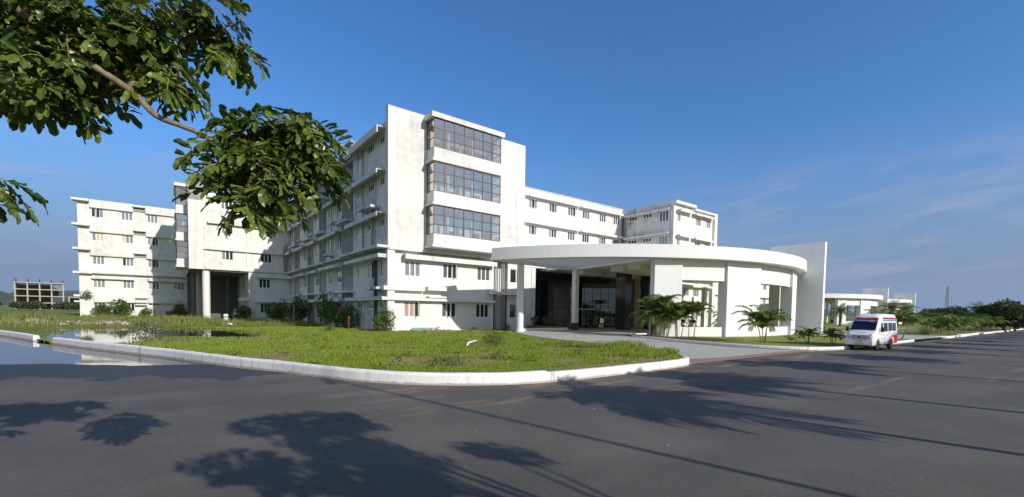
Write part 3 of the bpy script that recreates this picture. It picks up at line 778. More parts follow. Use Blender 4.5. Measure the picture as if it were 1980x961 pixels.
            for f in range(1, 5):
                z = 4.05*f
                MB().box(16.1-.2*(f % 2), 17.98, y0-.45, y1+.35, z+.0, z+.26).build('service_ledge', F, R, w=True, bevel=.015)
            for q, (yy, xx) in enumerate(((y0+.5, 17.75), (y0+1.3, 17.8), (y1-.4, 16.62))): pipe(R, [(xx,yy,-.3),(xx,yy,19)], .08 if q == 2 else .055, 'pipe' if q else 'pipedark')
    MB().box(15.5, 16.78, 41.3, 53.6, 8.03, 8.28).build('overhang_slab', F, R, w=True, bevel=.02)
    MB().box(15.9, 16.78, 56.2, 62.9, 8.05, 8.25).build('overhang_slab', F, R, w=True, bevel=.02)
    MB().box(15.9, 16.78, 66.5, 88, 8.05, 8.25).build('overhang_slab', F, R, w=True, bevel=.02)
    for y, z, d in ((44.6,4.1,1.6),(43.0,4.12,1.0),(46.9,12.35,1.5),(44.7,12.2,1.3),(57.5,12.5,1.2),(60.4,8.9,1.3),(52.6,16.5,1.3),(67.6,12.4,1.2),(75,12.4,1.1),(62.3,16.4,1.2),(69,4.1,1.2),(76,4.1,1.2),(59,4.12,1.5)):
        MB().box(15.75, 16.78, y-d/2-.3, y+d/2+.3, z, z+.24).build('unit_ledge', F, R, w=True, bevel=.015)
    pipe(R, [(16.6,44.75,-.3),(16.6,44.75,7.1)], .16, 'pipedark'); pipe(R, [(16.5,45.3,8.4),(16.5,45.3,12.2)], .13, 'pipe'); pipe(R, [(16.6,48.4,8.4),(16.6,48.4,19)], .08, 'pipe'); pipe(R, [(16.45,59.6,8.4),(16.45,59.6,15)], .07, 'pipe')
    MB().box(16.3, 17.3, 51.2, 52.6, 20.05, 20.75).box(16.1, 16.5, 50.9, 53, 20.55, 20.8).build('roof_box', M['concrete'], R, w=True)
    MB().box(16.6, 17.4, 55.4, 56.8, 20.0, 20.7).build('roof_box', M['rust'], R, w=True)
    MB().box(18.1, 33, 87.9, 88.1, -.4, 20).build('wall', F, R, w=True)
hospital()

def right_wing():
    R = thing('hospital_wing', 'white wing behind the curved entrance canopy, its end block stepping forward', 'building', (49, 53, 0))
    O = M['old']
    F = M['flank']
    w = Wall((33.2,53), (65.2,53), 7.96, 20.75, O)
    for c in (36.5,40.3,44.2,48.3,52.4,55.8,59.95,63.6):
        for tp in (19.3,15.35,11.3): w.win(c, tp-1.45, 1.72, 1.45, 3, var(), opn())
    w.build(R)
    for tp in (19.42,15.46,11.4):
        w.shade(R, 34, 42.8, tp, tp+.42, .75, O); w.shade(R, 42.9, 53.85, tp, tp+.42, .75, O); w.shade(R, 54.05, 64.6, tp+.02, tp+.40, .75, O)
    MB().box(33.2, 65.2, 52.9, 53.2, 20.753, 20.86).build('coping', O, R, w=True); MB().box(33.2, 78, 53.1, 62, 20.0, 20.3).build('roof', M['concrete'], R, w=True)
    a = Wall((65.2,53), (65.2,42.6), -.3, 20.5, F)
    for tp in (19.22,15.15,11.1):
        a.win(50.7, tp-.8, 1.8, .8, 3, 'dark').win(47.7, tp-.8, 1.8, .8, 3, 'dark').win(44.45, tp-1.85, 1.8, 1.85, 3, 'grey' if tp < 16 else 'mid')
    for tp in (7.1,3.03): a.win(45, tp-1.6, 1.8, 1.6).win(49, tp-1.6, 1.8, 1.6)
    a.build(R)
    for z in (19.1,15.2): a.shade(R, 43.2, 52.2, z, z+.34, .7, O)
    a.box(R, 'service_ledge', 41.8, 52.5, 4.05, 4.35, .7, O)
    for y, r, mm in ((52.7,.1,'pipedark'),(52.3,.08,'pipe')): pipe(R, [(65.0,y,8),(65.0,y,19.3)], r, mm)
    f = Wall((65.2,42.6), (78.1,42.6), -.3, 20.0, O)
    for i, z in enumerate((17.35,13.3,9.25,5.2,1.3)):
        f.win(66.75, z, .95, 1.42, 2, 'mid').win(72.55, z, 1.72, 1.42, 3, 'curtain/mid' if i == 0 else var()).win(75.7, z, 1.6, 1.42, 3, 'board/mid' if i == 0 else var())
        if i in (3, 4): f.win(69.6, z, 1.6, 1.42, 3, 'mid')
    f.build(R)
    for z in (18.85,14.8,10.75): f.shade(R, 65.9, 70.0, z, z+.34, .85, O); f.shade(R, 70.5, 76.9, z-.02, z+.34, .85, O); f.box(R, 'service_ledge', 69.2, 77.4, z-2.9, z-2.65, .7, O) if z < 18 else None
    f.shade(R, 65.6, 77, 6.75, 7.1, .8, O); f.shade(R, 65.6, 77, 2.9, 3.2, .7, O); f.box(R, 'service_ledge', 65.6, 73, 3.95, 4.25, .9, O)
    f.box(R, 'parapet', 64.95, 70.9, 20.05, 20.5, .6, O, .3); f.box(R, 'parapet', 70.95, 77.2, 19.72, 20.05, .4, O, .3)
    MB().box(77.25, 78.15, 42.2, 43.5, -.3, 20.08).build('pilaster', O, R, w=True); MB().box(65.3, 78.05, 42.75, 53, 19.4, 19.6).build('roof', M['concrete'], R, w=True)
    MB().box(77.9, 78.05, 43.5, 62, -.3, 20).box(65.25, 77.9, 61.8, 62, -.3, 20).build('wall', O, R, w=True)
right_wing()

def left_wing():
    R = thing('hospital_wing', 'weathered white wing by the flood pool, its end block raised on round columns', 'building', (3, 95, 0))
    O = M['old']
    w = Wall((-12.1,104.6), (16.7,104.6), -.4, 20.05, O)
    vs = [['dark/grey','grey','grey'],['grey/board','board/grey','grey/dark'],['grey','dark/grey','grey/dark'],['curtain/grey','grey','curtain/dark'],['mid/dark','dark','dark']]
    for i, z in enumerate((17.15,13.15,9.15,5.2,1.2)):
        for j, c in enumerate((-9.6,-5.75,-2.25)):
            if i == 4 and j == 2: w.win(c, 2.24, 1.7, .45, 3, 'dark')
            else: w.win(c, z, 1.62, 1.5, 3, vs[i][j], 1 if (i, j) in ((0,0),(1,2),(2,2)) else -1)
        if i == 3: w.win(1.45, z, 1.65, 1.5, 3, 'curtain/dark')
        if i == 4: w.win(1.45, 2.24, 1.7, .45, 3, 'dark')
    w.build(R)
    for z0, z1 in ((18.72,20.053),(14.66,15.85),(10.66,11.84)):
        w.box(R, 'spandrel', -10.55, -4.9, z0, z1, .42, O); w.box(R, 'spandrel', -3.2, 4, z0-.02, z1-.02, .42, O)
        w.box(R, 'unit_ledge', -4.95, -3.25, z1-.45, z1-.2, .75, O); w.box(R, 'spandrel', -4.9, -3.2, z0+.15, z1-.5, .12, M['concrete'])
    w.shade(R, -10.5, -4.9, 6.72, 7.25, .6, O); w.shade(R, -3.0, 5, 6.68, 7.2, .6, O)
    for a, b in ((-12.8,-10.4),(-10.4,-4.7),(-4.7,-3),(-3,6)): w.box(R, 'floor_band', a+.01, b-.01, 7.62-.1*(a < -11), 7.88, .75+.15*(a > -10.5)-.2*(a > -5), O)
    w.box(R, 'spandrel', -10.3, -4.9, 2.72, 3.9, .42, O); w.box(R, 'spandrel', -3.1, 6, 2.72, 3.85, .4, O); w.box(R, 'unit_ledge', -4.8, -3.2, 3.55, 3.78, .7, O); w.box(R, 'unit_ledge', -4.85, -3.25, 2.75, 3.05, .66, O); w.box(R, 'unit_ledge', -4.85, -3.25, 2.3, 2.52, .66, O)
    for z in (19.64,15.52,11.48,3.62): MB().box(-12.72, -10.58, 103.7, 105.6, z, z+.36).build('corner_slab', O, R, w=True, bevel=.02)
    MB().box(-12.75, -12.05, 104.2, 107, 2.7, 2.95).build('corner_slab', O, R, w=True)
    MB().box(-12.08, -11.95, 104.65, 116, -.4, 20.0).box(-12, 30, 115.8, 116, -.4, 20).build('wall', O, R, w=True); MB().box(-12, 17, 104.7, 116, 19.5, 19.7).build('roof', M['concrete'], R, w=True)
    # raised end block
    f = Wall((3.0,85.5), (16.75,85.5), 8.12, 20.05, O)
    for z in (17.75,13.9,9.72): f.win(7.5, z, 1.68, 1.56, 3, 'grey/dark').win(13.0, z, 1.74, 1.56, 3, 'dark')
    f.build(R)
    f.shade(R, 4.9, 15.6, 15.3, 15.68, .55, O); f.shade(R, 2.72, 15.6, 11.2, 11.62, .4, O); f.shade(R, 4.9, 15.6, 19.3, 19.62, .55, O); f.box(R, 'floor_band', 4.6, 16.0, 8.1, 8.40, .3, O)
    for x0, x1 in ((4.3,4.62),(10.15,10.4),(15.65,16.5)): f.box(R, 'pilaster', x0, x1, 8.43, 20.05, .12, O)
    MB().box(2.42, 4.28, 85.0, 85.48, 8.06, 18.6).build('wall', M['white'], R, w=True); MB().box(2.42, 4.28, 85.0, 85.6, 18.603, 21.4).build('wall', M['concrete'], R, w=True)
    MB().box(2.45, 2.98, 85.49, 87.4, 8.06, 21.38).box(2.45, 2.98, 95.7, 100, 8.06, 21.38).box(2.5, 2.98, 87.4, 95.7, 20.83, 21.38).box(2.5, 2.98, 87.4, 95.7, 8.06, 8.6).build('wall', O, R, w=True)
    bays(R, lambda u, o: (2.5-o, 95.6-u))
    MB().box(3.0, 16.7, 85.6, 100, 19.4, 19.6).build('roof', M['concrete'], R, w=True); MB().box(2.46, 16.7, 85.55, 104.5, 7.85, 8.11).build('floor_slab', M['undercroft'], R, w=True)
    lw = Wall((10.4,85.5), (16.75,85.5), -.4, 8.08, O); lw.win(12.75, 5.45, 1.78, 1.64, 3, 'dark').win(12.85, 1.25, 1.6, 1.75, 3, 'dark').build(R)
    lw.shade(R, 11.3, 16.2, 7.2, 7.5, .6, O); lw.shade(R, 11.3, 16.2, 3.05, 3.4, .7, O)
    sw = Wall((10.4,99.5), (10.4,85.5), -.4, 7.84, M['flank'])
    for c in (87.5,90.5,94): sw.win(c, 5.3, 1.5, 1.9, 2, 'mid').win(c, 1.2, 1.3, 1.9, 2, 'grey')
    sw.build(R); sw.box(R, 'service_ledge', 85.3, 90.5, 3.3, 3.75, 1.0, O)
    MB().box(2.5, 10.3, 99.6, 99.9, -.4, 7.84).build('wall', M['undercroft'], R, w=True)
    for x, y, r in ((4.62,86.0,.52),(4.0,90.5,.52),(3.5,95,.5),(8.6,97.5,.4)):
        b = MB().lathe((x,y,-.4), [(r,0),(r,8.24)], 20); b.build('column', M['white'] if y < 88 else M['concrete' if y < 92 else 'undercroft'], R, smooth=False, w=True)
    for i in range(13):
        x = 4.6+.36*i+random.uniform(-.1,.1); y = 86.2+random.uniform(0,2.5)
        MB().tube([(x,y,19.5),(x+random.uniform(-.1,.1),y,21.3+random.uniform(.2,1.5))], .035, 5).build('steel_bar', M['steel'], R, w=True)
    for i in range(6):
        x = 15.6+.12*i; MB().tube([(x,85.1,8.4),(x,85.1,13+random.uniform(-.5,1))], .03, 5).build('steel_bar', M['steel'], R, w=True)
left_wing()

# ------------------------------------------------------------------ entrance porch
PC = Vector((47.5, 43.2))
def pol(a, r): return (PC.x+r*cos(radians(a)), PC.y+r*sin(radians(a)))
def arc(a0, a1, r, n): return [pol(a0+(a1-a0)*i/n, r) for i in range(n+1)]
def ring(b, a0, a1, r0, r1, z0, z1, n=40):
    o = arc(a0, a1, r1, n); q = arc(a0, a1, r0, n); m = n+1
    vs = [(*p, z) for z in (z0, z1) for L in (o, q) for p in L]
    fs = []
    for i in range(n):
        fs += [(i, i+1, i+1+2*m, i+2*m), (m+i+1, m+i, 3*m+i, 3*m+i+1), (2*m+i, 2*m+i+1, 3*m+i+1, 3*m+i), (i+1, i, m+i, m+i+1)]
    fs += [(0, 2*m, 3*m, m), (n, m+n, 3*m+n, 2*m+n)]
    return b.add(vs, fs)
def porch():
    R = thing('entrance_porch', 'large white curved entrance porch with palms in front, nearest of the porches', 'porch', (47.5, 43.2, 0))
    C_ = M['clean']
    A0, A1, RO = 199.6, 341.0, 24.85
    ring(MB(), A0, A1, RO-1.75, RO, 6.95, 8.05, 72).build('fascia_ring', C_, R, w=True)
    S = (37.2, 36.9); Q = pol(236.5, 23.0)
    main = [S, Q] + arc(238, A1, RO-1.76, 50) + [(70.5, 41.2), (62.5, 41.2), (62.5, 43.1), (S[0], 43.1)]
    MB().prism(main, 7.3, 7.9).build('ceiling_slab', M['ceil'], R, w=True)
    b = MB()
    for p0, p1 in (((24.9,35.25), S), (S, Q)):
        d = Vector((p1[0]-p0[0], p1[1]-p0[1])); L = d.length; c = ((p0[0]+p1[0])/2, (p0[1]+p1[1])/2, 7.2)
        b.obox(c, L, .45, .5-.02*len(b.v), atan2(d.y, d.x))
    b.build('beam', C_, R, w=True)
    # louvres across the open segment between the ring and the ceiling
    b = MB(); d0 = Vector((S[0]-24.9, S[1]-35.25)).normalized()
    for i in range(1, 26):
        t = i/26; p = Vector(S).lerp(Vector(Q), t)
        # intersect the line p - d0*s with the inner edge of the ring
        r = RO-1.74; e = p-PC; bq = -d0.dot(e); disc = bq*bq-(e.dot(e)-r*r); s = -bq-sqrt(max(disc, 0))
        s = d0.dot(e)+sqrt(max(disc, 0)); q = p-d0*max(s, .05); c = (p+q)/2
        b.obox((c.x, c.y, 7.36), (p-q).length, .10, .27, atan2(d0.y, d0.x))
    b.build('louvres', C_, R, w=True)
    for x, y, sx, sy in ((43,33,7.5,1.6),(50,30,8,2),(41.5,39,4,1.6),(54,36,4,6),(47,38.5,5,1.8),(40,29.8,3,1.5),(52,24.5,5,1.2),(45,25.5,5,1.2),(57,31,1.5,6)):
        MB().obox((x,y,7.03), sx, sy, .53, .12).build('ceiling_box', M['ceil'], R, w=True, bevel=.02)
    for a0, a1 in ((234.6,240.6),(251.6,262.1),(280.4,289.3)):
        b = MB(); ring(b, a0, a1, 22.9, 24.0, -.1, 6.947, 1)
        b.build('panel', C_, R, w=True, bevel=.02)
    for a0, a1 in ((240.66,251.54),(262.16,280.34)):
        ring(MB(), a0, a1, 23.1, 23.75, 5.15, 6.946, 8).build('beam', C_, R, w=True)
        ring(MB(), a0, a1, 23.2, 23.7, -.1, 1.0, 8).build('low_wall', C_, R, w=True)
    MB().lathe((28.3,35.75,-.1), [(.42,0),(.42,.4),(.36,.42),(.36,7.0)], 24).build('round_column', C_, R, w=True)
    MB().box(36.85, 37.4, 36.4, 37.0, 0.95, 7.28).build('square_column', C_, R, w=True, bevel=.02); MB().box(36.82, 37.43, 36.37, 37.03, -.1, .947).build('column_base', M['granite'], R, w=True)
    MB().obox((44.4,35.6,3.64), 1.35, 1.35, 7.3, .1).build('granite_column', M['granite'], R, w=True); MB().obox((50.7,36.9,3.64), .9, 1.2, 7.3, .1).build('granite_column', M['granite'], R, w=True)
    MB().box(54.9, 56.1, 42.0, 42.9, -.1, 7.28).build('stone_column', M['tan'], R, w=True)
    MB().box(57.0, 57.65, 22.9, 24.1, -.1, 7.28).build('inner_pier', C_, R, w=True, bevel=.02)
    for x, y in ((68.2,38.6),(72.2,39.6)): MB().obox((x,y,3.2), .6, .6, 6.6).build('square_column', C_, R, w=True)
    k = [tuple(p.xy) for p in catmull([(28.6,36.1,0),(30.5,37.3,0),(33.3,37.6,0),(36.5,37.3,0)], 6)]
    o = sweep('kerb_wall', k, .22, .38, -.1); o.parent = R; o.location = -R.location; del o['kind']; o.name = 'kerb_wall'
    return R
P1 = porch()
def lobby():
    R = thing('lobby_front', 'dark mirrored glass lobby front under the curved porch ceiling', 'glass front', (48, 43.3, 0))
    y = 43.3
    MB().box(35.55, 62.2, y-.02, y+.1, .35, 7.5).build('glazing', M['lobbyglass'], R, w=True)
    b = MB()
    for i in range(17): x = 35.6+i*1.66; b.box(x-.02, x+.02, y-.05, y-.022, .36, 7.49)
    for z in (2.75, 4.9, 6.2): b.box(35.6, 62.1, y-.047, y-.023, z-.02, z+.02)
    b.build('mullions', M['plasticdark'], R, w=True)
    MB().box(34.87, 35.5, 41.9, 43.4, -.3, 7.48).build('end_wall', M['white'], R, w=True); MB().box(62.25, 63, 41.9, 43.4, -.3, 7.48).build('end_wall', M['white'], R, w=True)
    MB().box(34.9, 63, y+.2, y+.4, -.3, 7.48).build('wall', M['dark'], R, w=True)
    MB().box(33.3, 63, 41.9, 43.1, 7.52, 8.3).build('band', M['white'], R, w=True, bevel=.02)
    MB().box(35.52, 62.2, 42.3, 43.25, -.3, .34).build('plinth', M['granite'], R, w=True)
    MB().box(44.6, 47.9, y-.15, y-.055, 2.55, 2.7).box(48.9, 51.4, y-.15, y-.055, 2.55, 2.7).build('door_header', M['frame'], R, w=True)
    b = MB()
    for x in (46.2, 51.2): b.box(x-.05, x+.05, y-.12, y-.055, .36, 2.54)
    b.build('door_frame', M['paint_blue'], R, w=True)
    MB().box(34.0, 40.6, 40.1, 40.5, -.2, .52).box(34.0, 40.6, 41.2, 41.6, -.2, .52).box(33.9, 34.2, 40.5, 41.2, -.2, .5).box(40.4, 40.6, 40.5, 41.2, -.2, .5).box(34.2, 40.4, 40.5, 41.2, -.2, .42).build('planter_wall', M['brownstone'], R, w=True)
lobby()
def screen(loc, label, sc=1):
    R = thing('screen_wall', label, 'wall', loc)
    MB().box(-.25, .25, 0, 5.9, -.3, 10.72).build('slab', M['screenwall'], R, bevel=.02)
    return R
screen((60.35, 19.5, 0), 'tall freestanding grey-white slab wall at the end of the nearest porch')
for off, t in (((104.0,17.6), 'middle'), ((146.6,19.7), 'farthest')):
    c = copy_tree(P1); c.location = (47.5+off[0], 43.2+off[1], 0)
    c['label'] = {'middle': 'white curved porch seen behind the ambulance, middle of the row', 'farthest': 'white curved porch far along the road, smallest of the row'}[t]
    screen((60.35+off[0], 19.5+off[1], 0), {'middle': 'slab wall beside the porch behind the ambulance', 'farthest': 'farthest and smallest slab wall along the road'}[t])
def annex(loc, nx, ny, h, label):
    R = thing('annex_building', label, 'building', loc); x0, y0 = loc[0], loc[1]
    f = Wall((x0,y0), (x0+nx,y0), -.3, h, M['old']); a = Wall((x0,y0+ny), (x0,y0), -.3, h, M['old'])
    for w, s, n in ((f, x0, nx), (a, y0, ny)):
        c = s+2.5
        while c < s+n-1.5:
            z = 1.3
            while z+2 < h: w.win(c, z, 1.75, 1.55, 3, var()); z += 4.05
            c += 4
        w.build(R)
        z = 3.0
        while z < h: w.shade(R, s+.5, s+n-.5, z, z+.35, .7, M['old']); z += 4.05
    MB().box(x0+.05, x0+nx, y0+.05, y0+ny, h-.4, h-.1).box(x0+nx-.1, x0+nx, y0+.1, y0+ny, -.3, h-.41).box(x0+.1, x0+nx-.11, y0+ny-.1, y0+ny, -.3, h-.41).build('roof', M['concrete'], R, w=True)
annex((88, 58, 0), 80, 14, 11.5, 'white annex glimpsed through the opening between the porch panels')
annex((141, 66, 0), 60, 14, 7.6, 'low white annex behind the middle porch')
def unfinished(loc, nx, ny, nf, label, rz=0, dx=4.2):
    R = thing('unfinished_building', label, 'building', loc, rz); fh = 3.35
    c = MB(); s = MB(); b = MB()
    for i in range(nx+1):
        for j in range(ny+1):
            c.box(i*dx-.25, i*dx+.25, j*5-.25, j*5+.25, 0, nf*fh-.003)
            for q in range(3 if nf > 2 else 1):
                ex, ey = i*dx+random.uniform(-.3,.3), j*5+random.uniform(-.3,.3); b.tube([(ex,ey,nf*fh),(ex+random.uniform(-.15,.15),ey,nf*fh+random.uniform(1,2.4))], .05, 4)
    for k in range(1, nf+1): s.box(-.5, nx*dx+.5, -.5, ny*5+.5, k*fh-.4, k*fh)
    c.build('columns', M['concrete_warm'], R); s.build('floor_slab', M['concrete_warm'], R); b.build('steel_bars', M['steel'], R)
    for k in range(nf):
        w = MB(); w.box(.3, nx*dx*(.78 if k % 2 else .9), 7.9, 8.1, k*fh, k*fh+fh-(.42 if k < nf-1 else .9)); w.build('infill_wall', M['rubbledark'], R)
    return R
unfinished((-60.5, 324, 0), 4, 3, 4, 'bare concrete frame building with rusty bars sticking up, far left across the field', radians(8))
unfinished((-42.5, 332, 0), 2, 2, 2, 'low two-storey bare frame beside the taller unfinished building', radians(8))
# ------------------------------------------------------------------ vegetation
def kites(name, P, S, m, up=.35, asp=.5, D=None):
    """many small pointed leaves as one mesh"""
    n = len(P); P = np.asarray(P, float)
    d = rng.normal(size=(n,3)) if D is None else np.asarray(D, float)+rng.normal(size=(n,3))*.35
    d /= np.linalg.norm(d, axis=1)[:,None]+1e-9
    q = rng.normal(size=(n,3)); q[:,2] += up*2
    w = np.cross(d, q); w /= np.linalg.norm(w, axis=1)[:,None]+1e-9
    S = np.asarray(S)[:,None]
    V = np.stack([P, P+d*S*.45+w*S*asp*.5, P+d*S, P+d*S*.45-w*S*asp*.5], 1).reshape(-1,3)
    me = bpy.data.meshes.new(name); me.vertices.add(4*n); me.vertices.foreach_set('co', V.astype(np.float32).ravel())
    me.loops.add(4*n); me.loops.foreach_set('vertex_index', np.arange(4*n, dtype=np.int32))
    me.polygons.add(n); me.polygons.foreach_set('loop_start', np.arange(0, 4*n, 4, dtype=np.int32))
    me.update(calc_edges=True); me.materials.append(m); return me
def blob_points(blobs, n):
    tot = sum(b[1]**2 for b in blobs); P = []; D = []
    for c, r, fl in blobs:
        k = max(4, int(n*r*r/tot))
        for _ in range(k):
            v = Vector((random.gauss(0,1), random.gauss(0,1), random.gauss(0,1))).normalized()
            q = random.uniform(.45, 1.0)**.6*(1+.22*noise.noise(Vector(c)+v*2.1))
            P.append((c[0]+v.x*r*q, c[1]+v.y*r*q, c[2]+v.z*r*q*fl)); D.append((v.x, v.y, v.z*.6-.25))
    return P, D
def tree_meshes(H, R, seed, n=1500, leaf=.32, m='treeleaf', fl=.75, flat=False):
    st = random.getstate(); random.seed(seed)
    tb = MB(); th = H*.36
    tb.tube([(0,0,-.2),(.05*R,0,th*.5),(-.04*R,.05*R,th)], [R*.075, R*.06, R*.05], 8)
    blobs = []
    for i in range(8):
        a = 2*pi*i/7+random.uniform(-.4,.4); rr = R*random.uniform(.35,.72) if i < 7 else 0
        z = random.uniform(th+.12*H, H*.82) if i < 7 else H*.84
        if flat: z = H*random.uniform(.62,.85); rr *= 1.25
        r = R*random.uniform(.34,.50); blobs.append(((rr*cos(a), rr*sin(a), z), r, fl*(.55 if flat else 1)))
        tb.tube([(-.04*R,.05*R,th*.9),(rr*cos(a)*.45, rr*sin(a)*.45, (th+z)/2),(rr*cos(a), rr*sin(a), z)], [R*.04, R*.025, R*.01], 6)
    for i in range(9):
        c, r, f = random.choice(blobs[:8]); v = Vector((random.gauss(0,1), random.gauss(0,1), random.gauss(0,.6))).normalized()
        blobs.append((tuple(Vector(c)+v*r*.9), r*random.uniform(.3,.5), f))
    P, D = blob_points(blobs, n); S = [leaf*random.uniform(.6,1.35) for _ in P]
    random.setstate(st)
    return tb.mesh('trunk', M['bark'], True), kites('crown', P, S, M[m], D=D, asp=.6)
def plant_tree(meshes, loc, label, cat='tree', group=None, sc=1, rz=0, name='tree'):
    R = thing(name, label, cat, loc, rz, group, sc); inst(meshes[0], 'trunk', R); inst(meshes[1], 'crown', R); return R
def bush_meshes(w, h, seed, n=500, leaf=.13, m='bushleaf', k=7, asp=.55):
    st = random.getstate(); random.seed(seed); blobs = []; sb = MB()
    for i in range(k):
        a = random.uniform(0,2*pi); r = random.uniform(.0,.62)*w/2; z = random.uniform(.25,.85)*h*(1-.35*r/(w/2))
        c = (r*cos(a), r*sin(a), z); blobs.append((c, random.uniform(.2,.36)*min(w,h*1.3), .8))
        sb.tube([(c[0]*.2,c[1]*.2,-.1),(c[0]*.6,c[1]*.6,z*.5),c], [.03*h/1.5,.02*h/1.5,.008], 5)
        sb.tube([c,(c[0]*1.25,c[1]*1.25,z+.28*h)], [.008,.004], 4); blobs.append(((c[0]*1.2,c[1]*1.2,z+.22*h), .12*h, 1.4))
    P, D = blob_points(blobs, n); S = [leaf*random.uniform(.6,1.4) for _ in P]; random.setstate(st)
    return sb.mesh('stem', M['bark'], True), kites('leaves', [(p[0],p[1],max(p[2],.03)) for p in P], S, M[m], D=D, asp=asp)
def bush(meshes, loc, label, sc=1, rz=0, name='bush', group=None):
    R = thing(name, label, 'bush' if name == 'bush' else 'plant', loc, rz, group, sc); inst(meshes[0], 'stem', R); inst(meshes[1], 'leaves', R); return R

def frond(b, p, az, el, L, droop, ll, n=13, w=.05, mi=0):
    p = Vector(p); pts = [p]; d = L/n
    for i in range(n):
        e = el-droop*((i+1)/n)**1.3; p = p+Vector((cos(az)*cos(e), sin(az)*cos(e), sin(e)))*d; pts.append(p)
    b.tube(pts, [.018*L/1.5*(1-.8*i/n)+.004 for i in range(n+1)], 4, 1, False)
    for i in range(2, n+1):
        t = (pts[i]-pts[i-1]).normalized(); side = Vector((-sin(az), cos(az), 0)); up = side.cross(t)*-1
        if up.z < 0: up = -up
        u = i/n; l = ll*(.55+.75*sin(pi*min(1,u*.92+.08)))*random.uniform(.85,1.1)
        for q in range(2):
            base = pts[i-1].lerp(pts[i], q*.5)
            for s in (-1, 1):
                dr = (side*s*.85+t*(.45+.5*u)+up*random.uniform(.1,.4)).normalized()
                m1 = base+dr*l*.5; tip = base+dr*l+Vector((0,0,-l*random.uniform(.18,.5))); ww = t*w*.5
                b.add([base-ww*.4, m1-ww, tip, m1+ww, base+ww*.4], [(0,1,2,3,4)], mi)
def areca(n, h, spread, L, nf, seed, m='palm', ll=.4, cane=.035):
    st = random.getstate(); random.seed(seed); cs = []; b = MB()
    for i in range(n):
        a = 2*pi*i/n+random.uniform(-.5,.5); hh = h*random.uniform(.6,1.05); r0 = spread*random.uniform(.1,.5); r1 = spread*random.uniform(.5,1.1)
        if n == 1: r0 = r1 = .02
        top = Vector((r1*cos(a), r1*sin(a), hh)); c = MB()
        c.tube([(r0*cos(a), r0*sin(a), -.1), ((r0*.6+r1*.4)*cos(a), (r0*.6+r1*.4)*sin(a), hh*.5), top], [cane*1.15, cane, cane*.85], 7); cs.append(c.mesh('cane', M['cane'], True))
        for k in range(nf):
            az = a+2*pi*k/nf+random.uniform(-.35,.35); out = cos(az-a)
            frond(b, top, az, radians(random.uniform(42,78)), L*random.uniform(.75,1.1), radians(random.uniform(70,115)), ll, 12, .066*L/1.3)
    random.setstate(st)
    return cs, b.mesh('crown', [M[m], M['cane']])
def palm(ms, loc, label, rz=0, sc=1, group=None, name='palm', cat='palm'):
    R = thing(name, label, cat, loc, rz, group, sc)
    for c in ms[0]: inst(c, 'cane', R)
    inst(ms[1], 'crown', R); return R
def date_palm(h, L, nf, seed, r=.17):
    st = random.getstate(); random.seed(seed)
    t = MB(); t.tube([(0,0,-.1),(.03,0,h*.3),(.05,.02,h*.7),(.03,0,h)], [r*1.25,r*1.05,r,r*1.05], 12)
    for i in range(int(h/.085)):
        for k in range(7):
            a = 2*pi*(k+.5*(i % 2))/7; z = .05+i*.085; t.obox((r*1.05*cos(a)+.03*z/h, r*1.05*sin(a), z), .075, .05, .10, a)
    b = MB()
    for k in range(nf):
        az = k*2.399; u = k/nf; frond(b, (.03,0,h), az, radians(85-95*u+random.uniform(-8,8)), L*random.uniform(.85,1.1), radians(55+35*random.random()), L*.24, 16, .028*L/1.3)
    random.setstate(st); return [t.mesh('trunk', M['palmtrunk'])], b.mesh('crown', [M['palmgrey'], M['cane']])
def palm2(ms, loc, label, rz=0, sc=1, group=None):
    R = thing('date_palm', label, 'palm', loc, rz, group, sc); inst(ms[0][0], 'trunk', R); inst(ms[1], 'crown', R); return R

# palms by the entrance
DP = date_palm(2.05, 2.35, 44, 3, .2)
palm2(DP, (33.5,23.6,.12), 'stout date palm with a rough patterned trunk, leftmost plant by the porch driveway', 0, .92)
AB = areca(5, 2.9, .8, 2.3, 7, 5, ll=.55); AC = areca(4, 2.2, .6, 1.9, 7, 6, ll=.5); AS = areca(3, .75, .28, 1.0, 6, 9, ll=.3, cane=.028); AT = areca(1, .25, .1, .55, 6, 10, ll=.18, cane=.02)
palm(AB, (33.9,22.5,.13), 'tall clump of thin-stemmed palms just right of the stout date palm', .4, .9)
palm(AC, (34.4,21.7,.13), 'clump of thin palms in front of the white panel beside the golf carts', 2.2, 1.0)
palm(areca(2, 2.3, .6, 2.0, 7, 12, ll=.5), (34.7,20.75,.13), 'leaning pair of palm stems in front of the low white wall', 1.1, 1.0)
palm(areca(4, 1.5, .5, 1.9, 7, 14, ll=.5), (34.6,14.9,.13), 'bushy palm on the mown lawn casting its shadow on a porch panel', .3, 1.05)
palm(AT, (35.2,13.3,.13), 'tiny palm seedling on the lawn by the kerb', .3)
palm(AS, (36.0,12.5,.13), 'small three-stemmed palm standing alone on the lawn before the slab wall', 1.9, .95)
palm(AS, (37.0,11.3,.13), 'small palm immediately left of the ambulance', 3.4, .9)
palm(areca(3, 1.5, .5, 1.5, 6, 15, ll=.4), (45.6,22.9,.1), 'palm seen inside the porch between its last two panels', .9, 1.15)
palm(areca(6, 1.2, .7, 1.6, 6, 16, ll=.42), (51.6,11.0,.13), 'broad palm clump just right of the ambulance', .9, 1.3)
FP = [areca(5, 1.2, .8, 1.8, 6, 21, ll=.5), areca(4, 1.6, .7, 2.0, 6, 22, ll=.5), areca(1, 1.8, .1, 1.7, 9, 23, ll=.5, cane=.06)]
GP = 'roadside palms along the far kerb'
